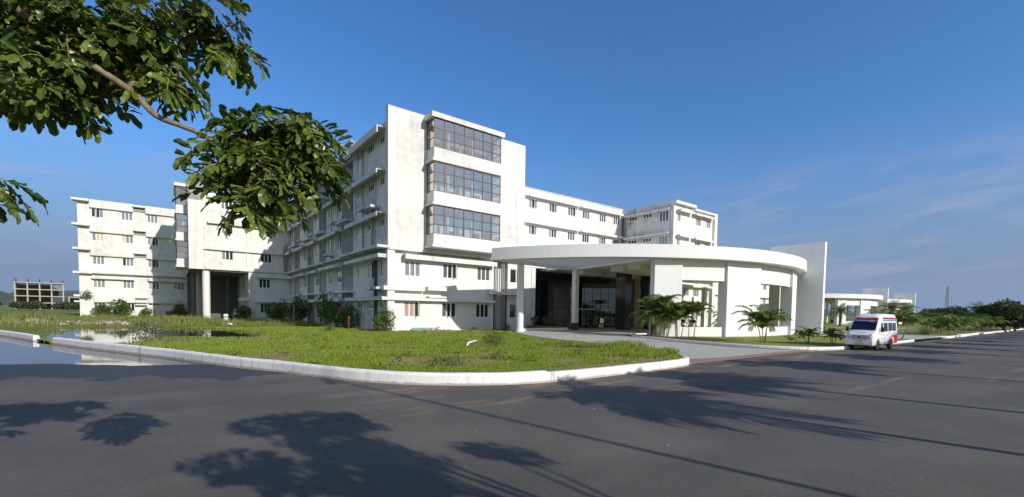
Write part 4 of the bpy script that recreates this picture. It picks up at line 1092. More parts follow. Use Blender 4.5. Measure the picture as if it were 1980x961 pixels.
far_palms = [((74.5,11.4),0,1.15,'wide palm clump on the corner of the first far island'),((76.5,10.9),1,.9,'leaning palm beside the wide clump on the far island'),((85.3,11.3),1,1.2,'palm on the second far island'),((80,12.9),0,.8,'short dark palm on the lawn behind the far island'),
 ((71,12.6),2,.6,'round low palm on the far lawn'),((95,16),2,1.1,'single yellowish palm on the far lawn'),((103,11.5),0,1.2,'palm on the third far island'),((105.5,11),1,1.1,'palm behind the third far island palm'),((115,11.2),1,1.3,'palm near the far road bend'),((124,11.3),0,1.3,'palm beneath the tall far trees'),((131,10.9),1,1.4,'last palm before the trees along the road'),((90,12.2),0,1.1,'palm between the second and third far islands'),((98,12),1,1.15,'thick palm left of the third far island'),((110,12.5),0,1.35,'palm clump under the far tree row')]
for (x,y),k,s,l in far_palms: palm(FP[k], (x,y,.1), l, x*1.7, s, GP)
DQ = date_palm(3.2, 2.6, 34, 31, .22)
for x,y,s,l in ((150,33,1.3,'tall palm just right of the farthest slab wall'),(143,29,1.15,'palm in front of the farthest porch'),(128,14.5,1.05,'feathery grey-green date palm among the far roadside trees'),(112,33,.95,'palm in front of the middle porch columns'),(66,24.5,.85,'palm in the gap between the near slab wall and the ambulance'),(69,23.5,.7,'lower palm in the gap left of the ambulance')):
    palm2(DQ, (x,y,.05), l, x, s)
for x,y,l in ((73,24,'low shrub left of the ambulance behind the lawn path'),(70,12.2,'small round shrub on the far lawn')):
    bush(bush_meshes(1.4,1.0,int(x)), (x,y,.05), l)
# far trees
T1 = tree_meshes(6.0, 4.6, 41, 3600, .75, 'fartree', .8); T2 = tree_meshes(5.6, 5.2, 42, 3200, .7, 'fartree', .7, True); T3 = tree_meshes(4.2, 3.2, 43, 2600, .6, 'fartree')
GT = 'trees along the far road'
for i,(x,y,t,s,l) in enumerate(((158,24,T2,.85,'spreading flat-topped tree under the lattice mast'),(111,9.5,T1,.78,'tallest dark roadside tree at the right edge'),(122,12.5,T1,.54,'dark tree left of the tallest roadside tree'),(138,16,T3,.78,'round tree in the middle of the far row'),(148,17.5,T3,.7,'tree between the round tree and the spreading tree'),(132,13.5,T3,.75,'small tree in the far row beside the feathery palm'),(118,8.8,T3,.8,'tree by the kerb at the right edge'))):
    plant_tree(t, (x,y,.0), l, 'tree', GT, s, i*1.3)
GL = 'trees across the field on the left'
for i,(x,y,t,s,l) in enumerate(((-53,240,T1,1.0,'large round tree at the far left edge'),(-44,240,T3,.68,'tree in front of the bare frame building, left one'),(-38.5,235,T3,.72,'tree in front of the bare frame building, right one'),(-31.5,225,T3,.62,'tree right of the bare frame building'),(-28,215,T1,.5,'tree below the low bare frame'),(-24.5,205,T3,.65,'tree touching the corner of the white wing'),(-48,225,T2,.55,'low tree at the foot of the bare frame'),(-35,205,T3,.65,'low bushy tree in the field'),(-62,250,T1,1.2,'tree partly outside the left edge'))):
    plant_tree(t, (x,y,.1), l, 'tree', GL, s, i*2.1)
B1 = bush_meshes(1.7,1.9,51,1500,.15); B2 = bush_meshes(2.4,1.7,52,1500,.18); B3 = bush_meshes(2.1,2.7,53,1700,.18)
for x,y,b,s,l in ((16.0,41.0,B1,1.15,'dense green bush against the sunlit corner of the hospital'),(15.6,50.5,B1,1.35,'bluish bush at the foot of the shaded side wall'),(15.3,53.8,B3,1.05,'slender bush behind the rusty post'),(15.4,57.5,B3,1.5,'tallest bush against the shaded side wall'),(14.9,70,B2,1.9,'dark bush behind the rusty goal-shaped frame'),(14.2,80,B3,1.35,'bush where the shaded side meets the raised block'),(12.6,78,B2,1.6,'low bush left of the dark bush'),
 (9.7,83.5,B2,1.35,'bush with pale leaves in front of the open undercroft'),(1.2,101,B3,1.15,'thin shrub in front of the shadowed wall near the round columns'),(-6.8,102.4,B2,1.75,'leafy bush below the far wing windows'),(-8.8,102.8,B2,1.3,'bush at the left foot of the far wing'),(-3.2,102.6,B2,1.0,'small bush at the middle of the far wing')):
    bush(b, (x,y,.05), l, s, x)
bush(bush_meshes(2.2,1.45,61,520,.15,'paleleaf',8,.6), (-1.0,38.3,-.1), 'pale-leaved shrub standing at the edge of the pool', 1.0, 1, 'shrub')
bush(bush_meshes(.9,.7,62,140,.14,'paleleaf',4,.6), (1.9,37.3,-.05), 'small pale shrub at the right end of the pool', 1.0, 2, 'shrub')
bush(bush_meshes(2.2,.85,63,900,.16,'bushleaf',9,.16), (14.6,20.6,.1), 'dark feathery shrub in the grass beside the white bent pipe', 1.0, 2, 'shrub')
bush(bush_meshes(1.5,.75,64,260,.14), (12.2,44.5,.05), 'low weeds left of the rusty post', 1, 1, 'shrub')
for x,y,s,l in ((30.2,40.8,1.0,'weeds at the foot of the drain pipes'),(21.5,40.9,.7,'weeds along the foot of the sunlit wall'),(26.0,40.9,.7,'weeds under the right lower window')): bush(bush_meshes(1.8,.6,int(x*7),260,.12), (x,y,.02), l, s, 1, 'shrub')
bush(bush_meshes(1.6,1.1,66,420,.17), (-11.2,103.4,3.6), 'plant growing out of a wall ledge on the far wing', 1.0, 1, 'wall_plant')

# the tree whose branches hang into the top left
BLOBS= [([-0.769, 4.797, 4.047], 0.469, 0.375), ([-0.367, 4.487, 3.999], 0.469, 0.357), ([0.008, 4.369, 4.176], 0.37, 0.273), ([0.347, 4.278, 4.361], 0.243, 0.182), ([-0.602, 4.487, 3.633], 0.433, 0.144), ([0.048, 4.237, 3.795], 0.23, 0.172), ([0.471, 4.251, 4.169], 0.132, 0.091), ([-1.227, 4.986, 3.999], 0.505, 0.433), ([-1.594, 5.093, 3.708], 0.554, 0.52), ([0.373, 3.955, 3.228], 0.268, 0.161), ([0.689, 3.882, 3.415], 0.417, 0.286), ([0.598, 3.772, 3.041], 0.402, 0.253), ([0.894, 3.806, 3.442], 0.234, 0.267), ([0.461, 3.706, 2.82], 0.096, 0.125), ([0.961, 3.74, 3.201], 0.182, 0.182), ([-0.929, 4.695, 2.906], 0.079, 0.116), ([0.084, 4.102, 3.306], 0.068, 0.075)]
LIMBS= {'A': [[-1.869, 4.966, 3.344], [-1.24, 4.651, 3.481], [-0.863, 4.441, 3.467], [-0.563, 4.372, 3.514], [-0.201, 4.177, 3.55], [-0.061, 4.143, 3.464], [0.086, 4.107, 3.415], [0.219, 4.001, 3.346], [0.358, 3.968, 3.258], [0.55, 3.899, 3.233], [0.749, 3.825, 3.218], [0.956, 3.75, 3.302]], 'B': [[-0.716, 4.409, 3.496], [-0.471, 4.567, 3.997], [-0.315, 4.623, 4.307], [-0.208, 4.633, 4.528]], 'C': [[-0.374, 4.308, 3.547], [-0.057, 4.407, 3.988], [0.085, 4.384, 4.105], [0.233, 4.357, 4.217], [0.36, 4.257, 4.179], [0.529, 4.204, 4.117]], 'D': [[0.358, 3.968, 3.258], [0.615, 3.86, 3.409], [0.818, 3.792, 3.556]], 'E': [[0.55, 3.899, 3.233], [0.466, 3.79, 2.984], [0.469, 3.698, 2.783]], 'G': [[0.233, 4.357, 4.217], [0.395, 4.238, 4.301], [0.517, 4.229, 4.383]], 'H': [[-1.24, 4.651, 3.481], [-1.04, 4.682, 3.926], [-0.765, 4.643, 4.152], [-0.585, 4.675, 4.351]], 'I': [[-1.24, 4.651, 3.481], [-1.136, 4.706, 3.094], [-0.958, 4.717, 2.923]]}
def leaflet(b, p, d, nrm, l, w):
    d = d.normalized(); s = d.cross(nrm).normalized(); nn = s.cross(d)
    k = random.uniform(-.06,.06); prof = [(0,.05),(.22,.34),(.45,.44+k),(.6,.40-k),(.8,.44),(.93,.26),(1.0,.03)]; dr = random.uniform(.0,.38); m = len(prof)
    mid = []; L = []; R = []
    for t, hw in prof:
        c = p+d*l*t-nn*l*dr*t*t; mid.append(c-nn*.0); q = s*w*hw; r = nn*w*hw*(.4+.5*sin(t*11+k*60)*.5); L.append(c+q+r); R.append(c-q+r)
    vs = mid+L+R; fs = []
    for i in range(m-1): fs += [(i,i+1,m+i+1,m+i),(i+1,i,2*m+i,2*m+i+1)]
    b.add(vs, fs)
def compound(b, p, d, L, ll):
    d = d.normalized(); up = Vector((random.gauss(0,.45), random.gauss(0,.45), 1)); s = d.cross(up).normalized(); up = s.cross(d)
    n = random.choice((4,5,5,6)); pts = [p]; q = p.copy(); dd = d.copy()
    for i in range(6): dd = (dd+Vector((0,0,-.14))).normalized(); q = q+dd*L/6; pts.append(q)
    b.tube(pts, [.0045,.004,.0038,.0035,.003,.0025,.002], 4, 1, False)
    for i in range(n):
        t = .28+.68*i/(n-1); f = t*6; k = min(int(f), 5); c = pts[k].lerp(pts[k+1], f-k)
        for sg in (-1, 1): leaflet(b, c, s*sg*.9+d*.55+Vector((0,0,-.25))+up*random.uniform(-.2,.3), up+s*random.gauss(0,.35)+d*random.gauss(0,.3), ll*random.uniform(.75,1.15)*(.8+.3*t), ll*random.uniform(.36,.46))
    leaflet(b, pts[-1], dd, up, ll*1.05, ll*.5)
def big_tree():
    random.seed(101)
    R = thing('leafy_tree', 'tree with large glossy leaves whose branches hang into the top left of the view', 'tree', (-4.6, 4.2, 0))
    A = [(p[0], p[1], p[2]+dz) for p, dz in zip(LIMBS['A'], (.95,.85,.66,.36,.06)+(0,)*20)]; tk = [(-4.6,4.2,-.1),(-4.55,4.25,1.2),(-4.4,4.35,2.4),(-4.0,4.5,3.0)]
    MB().tube(tk, [.17,.14,.12,.10], 12).build('trunk', M['bark'], R, True, w=True)
    def limb(pts, r0, r1): 
        P = catmull(pts, 4); n = len(P); MB().tube(P, [r0+(r1-r0)*i/(n-1) for i in range(n)], 9).build('limb', M['bark'], R, True, w=True)
    limb([(-4.0,4.5,3.0),(-2.9,4.85,3.9)]+A, .034, .008)
    for k, r0, r1 in (('B',.02,.01),('C',.026,.006),('D',.014,.005),('E',.012,.004),('G',.011,.004),('H',.03,.015),('I',.03,.006)): limb({'B': [A[3]], 'C': [A[4]], 'H': [A[1]], 'I': [A[1]]}.get(k, LIMBS[k][:1])+LIMBS[k][1:], r0, r1)
    limb([(-4.4,4.35,2.4),(-4.9,3.6,4.2),(-5.0,3.2,5.6)], .09, .03)
    r_, f_ = Vector((.795,-.607,0)), Vector((.607,.795,0)); b = MB()
    for ib, (c, rx, ry) in enumerate(BLOBS[:-1]):
        c = Vector(c)+Vector((0,0,.06 if ib < 9 else .07))-(r_*.06 if ib > 8 else r_*.03); rx *= .80; ry *= (.95 if ib in (0,1,4) else .76); k = int(3+(195 if ib in (0,1,4,7) else 150)*rx*ry)
        for _ in range(k):          # tufts of pinnate leaves round a twig end
            v = Vector((random.gauss(0,1), random.gauss(0,1), random.gauss(0,1))).normalized(); q = random.random()**.5
            o = c + r_*v.x*rx*q*.68 + f_*v.y*rx*q*.7 + Vector((0,0,v.z*ry*q*.62+.03))
            od = (r_*v.x*.8+f_*v.y*.6+Vector((0,0,v.z*.6))); a0 = random.uniform(0,6.28); m = random.choice((2,3,4,5))
            for j in range(m):
                a = a0+j*2.4; d = (r_*cos(a)+f_*sin(a)+od*.8+Vector((0,0,random.uniform(-.85,.35)))).normalized()
                compound(b, o+Vector((0,0,-.012*j)), d, random.uniform(.18,.34), random.uniform(.085,.13))
    for c, rr, n in (((-4.9,3.3,6.0),1.4,60),((-4.2,4.2,5.0),1.2,50),((-2.6,4.6,4.4),.9,60)):
        for _ in range(n):
            v = Vector((random.gauss(0,1), random.gauss(0,1), random.gauss(0,1))).normalized(); compound(b, Vector(c)+v*rr*random.random()**.4, v+Vector((0,0,-.3)), .25, .14)
    b.build('crown', [M['leaf'], M['cane']], R, w=True)
big_tree()
# roadside trees, palms and a lamp post on the near side of the road: their shadows cross the asphalt
def shade_tree():
    R = thing('leafy_tree', 'broad tree on the near roadside whose shadow lies in the middle of the road', 'tree', (5.0,-4.8,0))
    tb = MB(); tb.tube([(0,0,-.1),(.05,.1,1.6),(-.1,.3,3.0)], [.16,.13,.10], 10); P = []; D = []; blobs = []
    for gx, gy, r, h in ((1.3,9.0,.42,5.0),(2.1,8.7,.6,5.2),(2.45,8.3,.42,5.4),(1.95,7.4,.5,5.0),(2.3,6.6,.42,5.0),(2.45,5.7,.42,4.6),(2.2,5.0,.42,4.4),(.7,6.9,.45,4.2),(1.3,6.0,.42,4.2),(2.0,5.6,.5,4.2),(3.75,5.55,.24,4.8),(4.0,5.0,.2,4.8)):
        k = h/math.tan(SUN_EL); c = Vector((gx+SUN_H.x*k, gy+SUN_H.y*k, h))-Vector((5.0,-4.8,0)); blobs.append((tuple(c), r, .62))
        for _ in range(4):
            a = random.uniform(0,6.28); blobs.append(((c.x+cos(a)*r*1.05, c.y+sin(a)*r*1.05, c.z+random.uniform(-.35,.35)*r), r*random.uniform(.22,.36), .5))
        tb.tube([(-.1,.3,2.8), tuple((c+Vector((-.1,.3,2.4)))/2), tuple(c)], [.06,.035,.01], 6)
    inst(tb.mesh('trunk', M['bark'], True), 'trunk', R)
    P, D = blob_points(blobs, 6500); inst(kites('crown', P, [random.uniform(.1,.2) for _ in P], M['treeleaf'], D=D, asp=.5), 'crown', R)
shade_tree()
NP = [areca(1, 4.8, .1, 2.7, 18, 71, ll=.75, cane=.11), areca(1, 4.9, .1, 2.7, 17, 72, ll=.75, cane=.11)]
GN = 'palms along the near side of the road'
for i,x in enumerate((11.35,16.2,24,31.5,39.5,47,55,63.5,72,81,91,102,114)):
    palm(NP[i % 2], (x,-3.6-.15*(i % 3),.04), ['roadside palm of the near verge, its shadow pointing at the kerb corner','roadside palm of the near verge, its shadow pointing at the driveway mouth'][i] if i < 2 else 'roadside palm of the near verge, one of those past the driveway', i*1.1, 1.0+.05*(i % 3), GN)
def lamp_post(loc, h, label, arm=1.2, rz=0):
    R = thing('lamp_post', label, 'street lamp', loc, rz)
    MB().lathe((0,0,-.1), [(.12,0),(.11,.4),(.075,.5),(.055,h)], 12).build('pole', M['pipe'], R, True)
    MB().tube([(0,0,h-.1),(0,.1,h+.15),(0,arm,h+.3)], .035, 8).tube([(0,0,h-.1),(0,-.1,h+.15),(0,-arm,h+.3)], .035, 8).build('arm', M['pipe'], R, True)
    for s in (-1,1): MB().obox((0,s*(arm+.3),h+.31), .22, .6, .10).build('lamp_head', M['frame'], R, bevel=.02)
lamp_post((8.45,-8.9,0), 11.2, 'street lamp on the near roadside casting a thin straight shadow')
lamp_post((168,24.4,0), 8.3, 'slim twin-armed street lamp in front of the spreading far tree', 1.1, 1.4)
def mast():
    R = thing('lattice_mast', 'thin lattice radio mast rising above the far trees', 'mast', (412,62,0)); h = 23; b = MB()
    for k in range(3):
        a = 2*pi*k/3; b.tube([(1.1*cos(a),1.1*sin(a),0),(.7*cos(a),.7*sin(a),h)], .11, 5)
    for i in range(20):
        z = h*i/20; z2 = h*(i+1)/20; r = 1.1-.4*i/20; r2 = 1.1-.4*(i+1)/20
        for k in range(3):
            a = 2*pi*k/3; c = 2*pi*(k+1)/3; b.tube([(r*cos(a),r*sin(a),z),(r2*cos(c),r2*sin(c),z2)], .06, 4); b.tube([(r*cos(a),r*sin(a),z),(r*cos(c),r*sin(c),z)], .06, 4)
    b.build('frame', M['pipe'], R); MB().lathe((0,0,h), [(.5,0),(.5,.5)], 10).build('antenna', M['pipe'], R)
mast()

# ------------------------------------------------------------------ ambulance
def ambulance():
    R = thing('ambulance', 'white ambulance van with red header and blue side stripes parked by the kerb', 'ambulance', (34.6,9.15,0), radians(0))
    R.scale = (1.05, .80, 1.0)
    st = [0,.03,.1,.25,.4,.5,.58,.72,.9,1.05,1.17,1.25,1.35,1.5,1.7,2.0,2.5,3.0,3.2,3.33,3.4,3.55,3.75,3.95,4.1,4.17,4.3,4.6,4.85,4.97,5.02]
    def lerp(x, T):
        for (a, u), (c, v) in zip(T, T[1:]):
            if a <= x <= c: return u+(v-u)*(x-a)/(c-a)
        return T[-1][1] if x > T[-1][0] else T[0][1]
    zt = lambda x: lerp(x, [(0,.72),(.03,.95),(.1,1.04),(.4,1.13),(.55,1.24),(1.17,1.90),(1.25,1.99),(1.35,2.10),(1.5,2.22),(1.7,2.30),(2.2,2.36),(4.6,2.33),(4.9,2.2),(5.02,2.0)])
    wd = lambda x: lerp(x, [(0,.80),(.03,.86),(.1,.91),(.4,.95),(.9,.965),(4.7,.965),(5.02,.93)])
    def zb(x):
        z = .36 if x > .3 else .33
        for c in (.93,3.75):
            if abs(x-c) < .43: z = max(z, .36+sqrt(max(0,.43**2-(x-c)**2))*.98)
        return z
    vs = []; fs = []; half = 10
    for x in st:
        t = zt(x); w = wd(x); lo = zb(x); sec = []
        def yz(z):   # tumblehome
            return w*(1-.085*smooth(1.05, 2.2, z))
        zs = [lo, max(lo+.02, min(.7, t*.7)), max(lo+.04, min(1.02, t*.86)), t-max(.03, min(.42, (t-.6)*.35)), t-max(.02, min(.20, (t-.6)*.17)), t-max(.012, min(.075,(t-.6)*.07))]
        for i in range(1, len(zs)): zs[i] = max(zs[i], zs[i-1]+.004)
        pts = [(0, .34)] + [(yz(z)*(1, 1, 1, 1, .985, .93)[i], z) for i, z in enumerate(zs)] + [(w*.78, t-.02), (w*.45, t-.004), (0, t)]
        pts[0] = (0, max(.34, .34)); half = len(pts)
        full = pts + [(-y, z) for y, z in pts[-2:0:-1]]
        vs += [(x, y, z) for y, z in full]
    k = 2*half-2; n = len(st)
    for i in range(n-1):
        for j in range(k): fs.append((i*k+j, i*k+(j+1) % k, (i+1)*k+(j+1) % k, (i+1)*k+j))
    fs += [tuple(range(k)), tuple((n-1)*k+j for j in reversed(range(k)))]
    b = MB().add(vs, fs); o = b.build('body', M['paint_white'], R, smooth=True)
    bm = bmesh.new(); bm.from_mesh(o.data); bmesh.ops.recalc_face_normals(bm, faces=bm.faces); bm.to_mesh(o.data); bm.free()
    side = lambda z: .967*(1-.085*smooth(1.05, 2.2, z))+.006
    def panel(name, poly, m, s=-1, parent=R, th=.012):
        q = MB(); nn = len(poly); vs = [(x, s*side(z), z) for x, z in poly]+[(x, s*(side(z)-th), z) for x, z in poly]
        q.add(vs, [tuple(range(nn)), tuple(range(2*nn-1, nn-1, -1))]+[(i, i+nn, (i+1) % nn+nn, (i+1) % nn) for i in range(nn)]); return q.build(name, m, parent)
    sl = lambda x, o: (x, zt(x)+o)
    def front(name, x0, x1, y0, y1, m, off=.012, th=.01):
        q = MB(); t = .09; vs = [(x0-t*off*5, -y0, zt(x0)+off), (x0-t*off*5, y0, zt(x0)+off), (x1-t*off*5, y1, zt(x1)+off), (x1-t*off*5, -y1, zt(x1)+off)]
        vs += [(x+.05, y, z-.05) for x, y, z in vs]
        q.add(vs, [(0,1,2,3),(7,6,5,4),(0,4,5,1),(1,5,6,2),(2,6,7,3),(3,7,4,0)]); return q.build(name, m, R)
    ws = front('windscreen', .60, 1.14, .83, .77, M['vanglass'])
    bn = MB().add([(1.005,-.77,1.735),(1.005,.77,1.735),(1.095,.755,1.84),(1.095,-.755,1.84)], [(0,1,2,3)]); bn.v = [(x-.03, y, z+.03) for x, y, z in bn.v]; bn.build('banner', M['banner'], ws)
    wp = MB()
    for y0, y1 in ((.1,.6),(-.45,.05)): wp.tube([(.585,y0,1.225),(.63,y1,1.285)], .012, 5)
    wp.build('wiper', M['plasticdark'], ws)
    front('header', 1.185, 1.335, .80, .70, M['paint_red'])
    def text(s, name, loc, size, m, parent, rot, mirror=False):
        c = bpy.data.curves.new(name, 'FONT'); c.body = s; c.size = size; c.align_x = 'CENTER'; c.align_y = 'CENTER'; c.extrude = .002
        t = bpy.data.objects.new(name, c); dg = None
        COL.objects.link(t); me = bpy.data.meshes.new_from_object(t); bpy.data.objects.remove(t); me.materials.clear(); me.materials.append(m)
        q = inst(me, name, parent, loc); q.rotation_euler = rot
        if mirror: q.scale = (-1,1,1)
        return q
    a = atan2(.72, .62)
    text('AMBULANCE', 'lettering', (1.215,0,2.085), .125, M['letter'], R, (a,0,-pi/2))
    text('HOSPITAL', 'lettering', (1.008,-.45,1.822), .085, M['letter'], ws, (a,0,-pi/2))
    text('AMBULANCE', 'lettering', (.30,0,1.122), .12, M['letter_red'], R, (radians(18),0,-pi/2), True)
    for poly in ([(1.18,1.18),(1.72,1.18),(1.72,1.74),(1.36,1.74)], [(1.9,1.2),(2.72,1.2),(2.72,1.76),(1.9,1.76)], [(2.9,1.22),(3.75,1.22),(3.75,1.76),(2.9,1.76)], [(3.85,1.22),(4.6,1.22),(4.6,1.75),(3.85,1.75)]):
        for s in (-1,1): panel('window', poly, M['vanglass'], s)
    for s in (-1,1):
        panel('red_band', [(1.75,2.0),(4.95,1.97),(4.95,2.09),(1.9,2.12)], M['paint_red'], s); panel('blue_band', [(1.75,1.88),(4.95,1.86),(4.95,1.945),(1.75,1.97)], M['paint_blue'], s)
        c0 = [(1.45,.72),(1.9,.68),(2.3,.74),(2.8,.98),(3.2,1.12)]; panel('blue_stripe', c0+[(x,z+.055) for x, z in c0[::-1]], M['paint_blue'], s)
        c1 = [(1.9,.42),(2.4,.5),(3.0,.76),(3.6,.98),(4.9,1.13)]; panel('blue_stripe', c1+[(x,z+.06) for x, z in c1[::-1]], M['paint_blue'], s)
        rd = [(2.5,.37),(3.25,.37),(3.3,.6),(3.45,.78),(3.75,.83),(4.05,.78),(4.2,.6),(4.26,.37),(4.98,.42),(4.98,1.04),(3.7,.93),(3.1,.72)]; panel('red_panel', rd, M['paint_red'], s)
        panel('door_handle', [(1.75,.98),(1.92,.98),(1.92,1.02),(1.75,1.02)], M['plasticdark'], s, th=-.01)
        for x0 in (1.80,2.80): panel('door_gap', [(x0,.45),(x0+.018,.45),(x0+.018,1.95),(x0,1.95)], M['pipedark'], s, th=.004)
        m = MB().tube([(1.2,s*.93,1.3),(1.0,s*1.1,1.36)], .018, 6); m.obox((.98,s*1.16,1.33), .10, .18, .30); m.build('mirror', M['plasticdark'], R, bevel=.015)
        MB().lathe((.02,s*.66,.86), [(.115,0),(.115,.05),(.06,.11)][::-1], 16, 0, 'X').build('headlight', M['plasticdark'], R, True)
        MB().lathe((-.03,s*.66,.86), [(.095,0),(.1,.06)], 16, 0, 'X').build('headlight_lens', M['lamp'], R, True)
        MB().obox((.05,s*.72,1.02), .05, .13, .05).build('indicator', M['amber'], R)
        MB().obox((.0,s*.42,.60), .04, .16, .05).build('vent', M['plasticdark'], R); MB().lathe((-.02,s*.76,.47), [(.05,0),(.05,.05)], 10, 0, 'X').build('fog_light', M['plasticdark'], R)
        for x in (.93,3.75):
            w = MB().lathe((x,s*.82,.36), [(.22,-.11),(.33,-.11),(.36,-.07),(.36,.07),(.33,.11),(.22,.11)], 24, 0, 'Y').build('wheel', M['rubber'], R, True)
            MB().lathe((x,s*.82,.36), [(.215,-.09),(.215,.085),(.12,.075),(.06,.11)] if s > 0 else [(.06,-.11),(.12,-.075),(.215,-.085),(.215,.09)], 18, 0, 'Y').build('rim', M['chrome'], w, True)
    MB().box(-.02, .06, -.47, .47, .70, .98).build('grille', M['plasticdark'], R, bevel=.02)
    g = MB()
    for z in (.74,.81,.88,.95): g.box(-.045, .02, -.49, .49, z-.018, z+.018)
    g.build('grille_slat', M['chrome'], R); MB().lathe((-.06,0,.86), [(.07,0),(.07,.03)], 14, 0, 'X').build('emblem', M['plasticdark'], R)
    MB().box(-.05, .3, -.90, .90, .36, .66).build('bumper', M['paint_white'], R, bevel=.05); MB().box(-.062, -.048, -.35, .35, .415, .44).build('bumper_slot', M['plasticdark'], R)
    MB().box(-.065, -.052, -.20, .20, .53, .64).build('number_plate', M['plate'], R)
    MB().lathe((2.0,-.1,2.285), [(.10,0),(.10,.10),(.07,.15)], 14).build('beacon', M['beacon'], R, True)
    MB().box(.5, 4.8, -.7, .7, .26, .5).build('underbody', M['plasticdark'], R)
    MB().box(4.95, 5.1, -.93, .93, .38, .58).build('rear_bumper', M['plasticdark'], R, bevel=.03)
ambulance()

# ------------------------------------------------------------------ golf carts
def cart(loc, label, rz, cover):
    R = thing('golf_cart', label, 'golf cart', loc, rz, 'golf carts behind the low porch wall')
    b = MB(); prof = [(-1.2,.28),(1.15,.28),(1.25,.45),(1.15,.75),(.75,.82),(.55,.40),(-.05,.40),(-.15,.72),(-1.15,.78),(-1.25,.5)]
    v = [(x,-.55,z) for x,z in prof]+[(x,.55,z) for x,z in prof]; n = len(prof)
    b.add(v, [tuple(range(n)), tuple(range(2*n-1,n-1,-1))]+[(i,i+n,(i+1)%n+n,(i+1)%n) for i in range(n)]); o = b.build('body', M['paint_white' if cover else 'cream'], R, bevel=.03)
    bm = bmesh.new(); bm.from_mesh(o.data); bmesh.ops.recalc_face_normals(bm, faces=bm.faces); bm.to_mesh(o.data); bm.free()
    MB().box(-1.0,1.0,-.6,.6,1.78,1.85).build('roof', M['cream' if not cover else 'paint_white'], R, bevel=.03)
    for x,t in ((-.95,-.9),(.85,.6)):
        for s in (-1,1): MB().tube([(x,s*.52,.7),(t,s*.52,1.8)], .022, 6).build('post', M['plasticdark'], R)
    MB().box(-.55,-.05,-.5,.5,.74,.86).box(-.62,-.5,-.5,.5,.86,1.25).build('seat', M['plasticdark'], R, bevel=.03)
    MB().quad((.86,-.48,.85),(.86,.48,.85),(.64,.48,1.72),(.64,-.48,1.72)).build('windscreen', M['clear'], R)
    MB().box(-1.45,-.95,-.45,.45,.55,.95).build('rear_basket', M['plasticdark'], R)
    for x in (-.8,.8):
        for s in (-1,1):
            w = MB().lathe((x,s*.5,.24), [(.12,-.09),(.24,-.09),(.24,.09),(.12,.09)], 16, 0, 'Y').build('wheel', M['rubber'], R, True); MB().lathe((x,s*.5,.24), [(.11,-.095),(.11,.095)], 12, 0, 'Y').build('rim', M['chrome'], w)
cart((64.8,40.1,.02), 'white golf cart half hidden by palm stems, left one', pi*.06, True)
cart((68.6,41.0,.02), 'cream golf cart with an open dark rear, right one', pi*1.05, False)

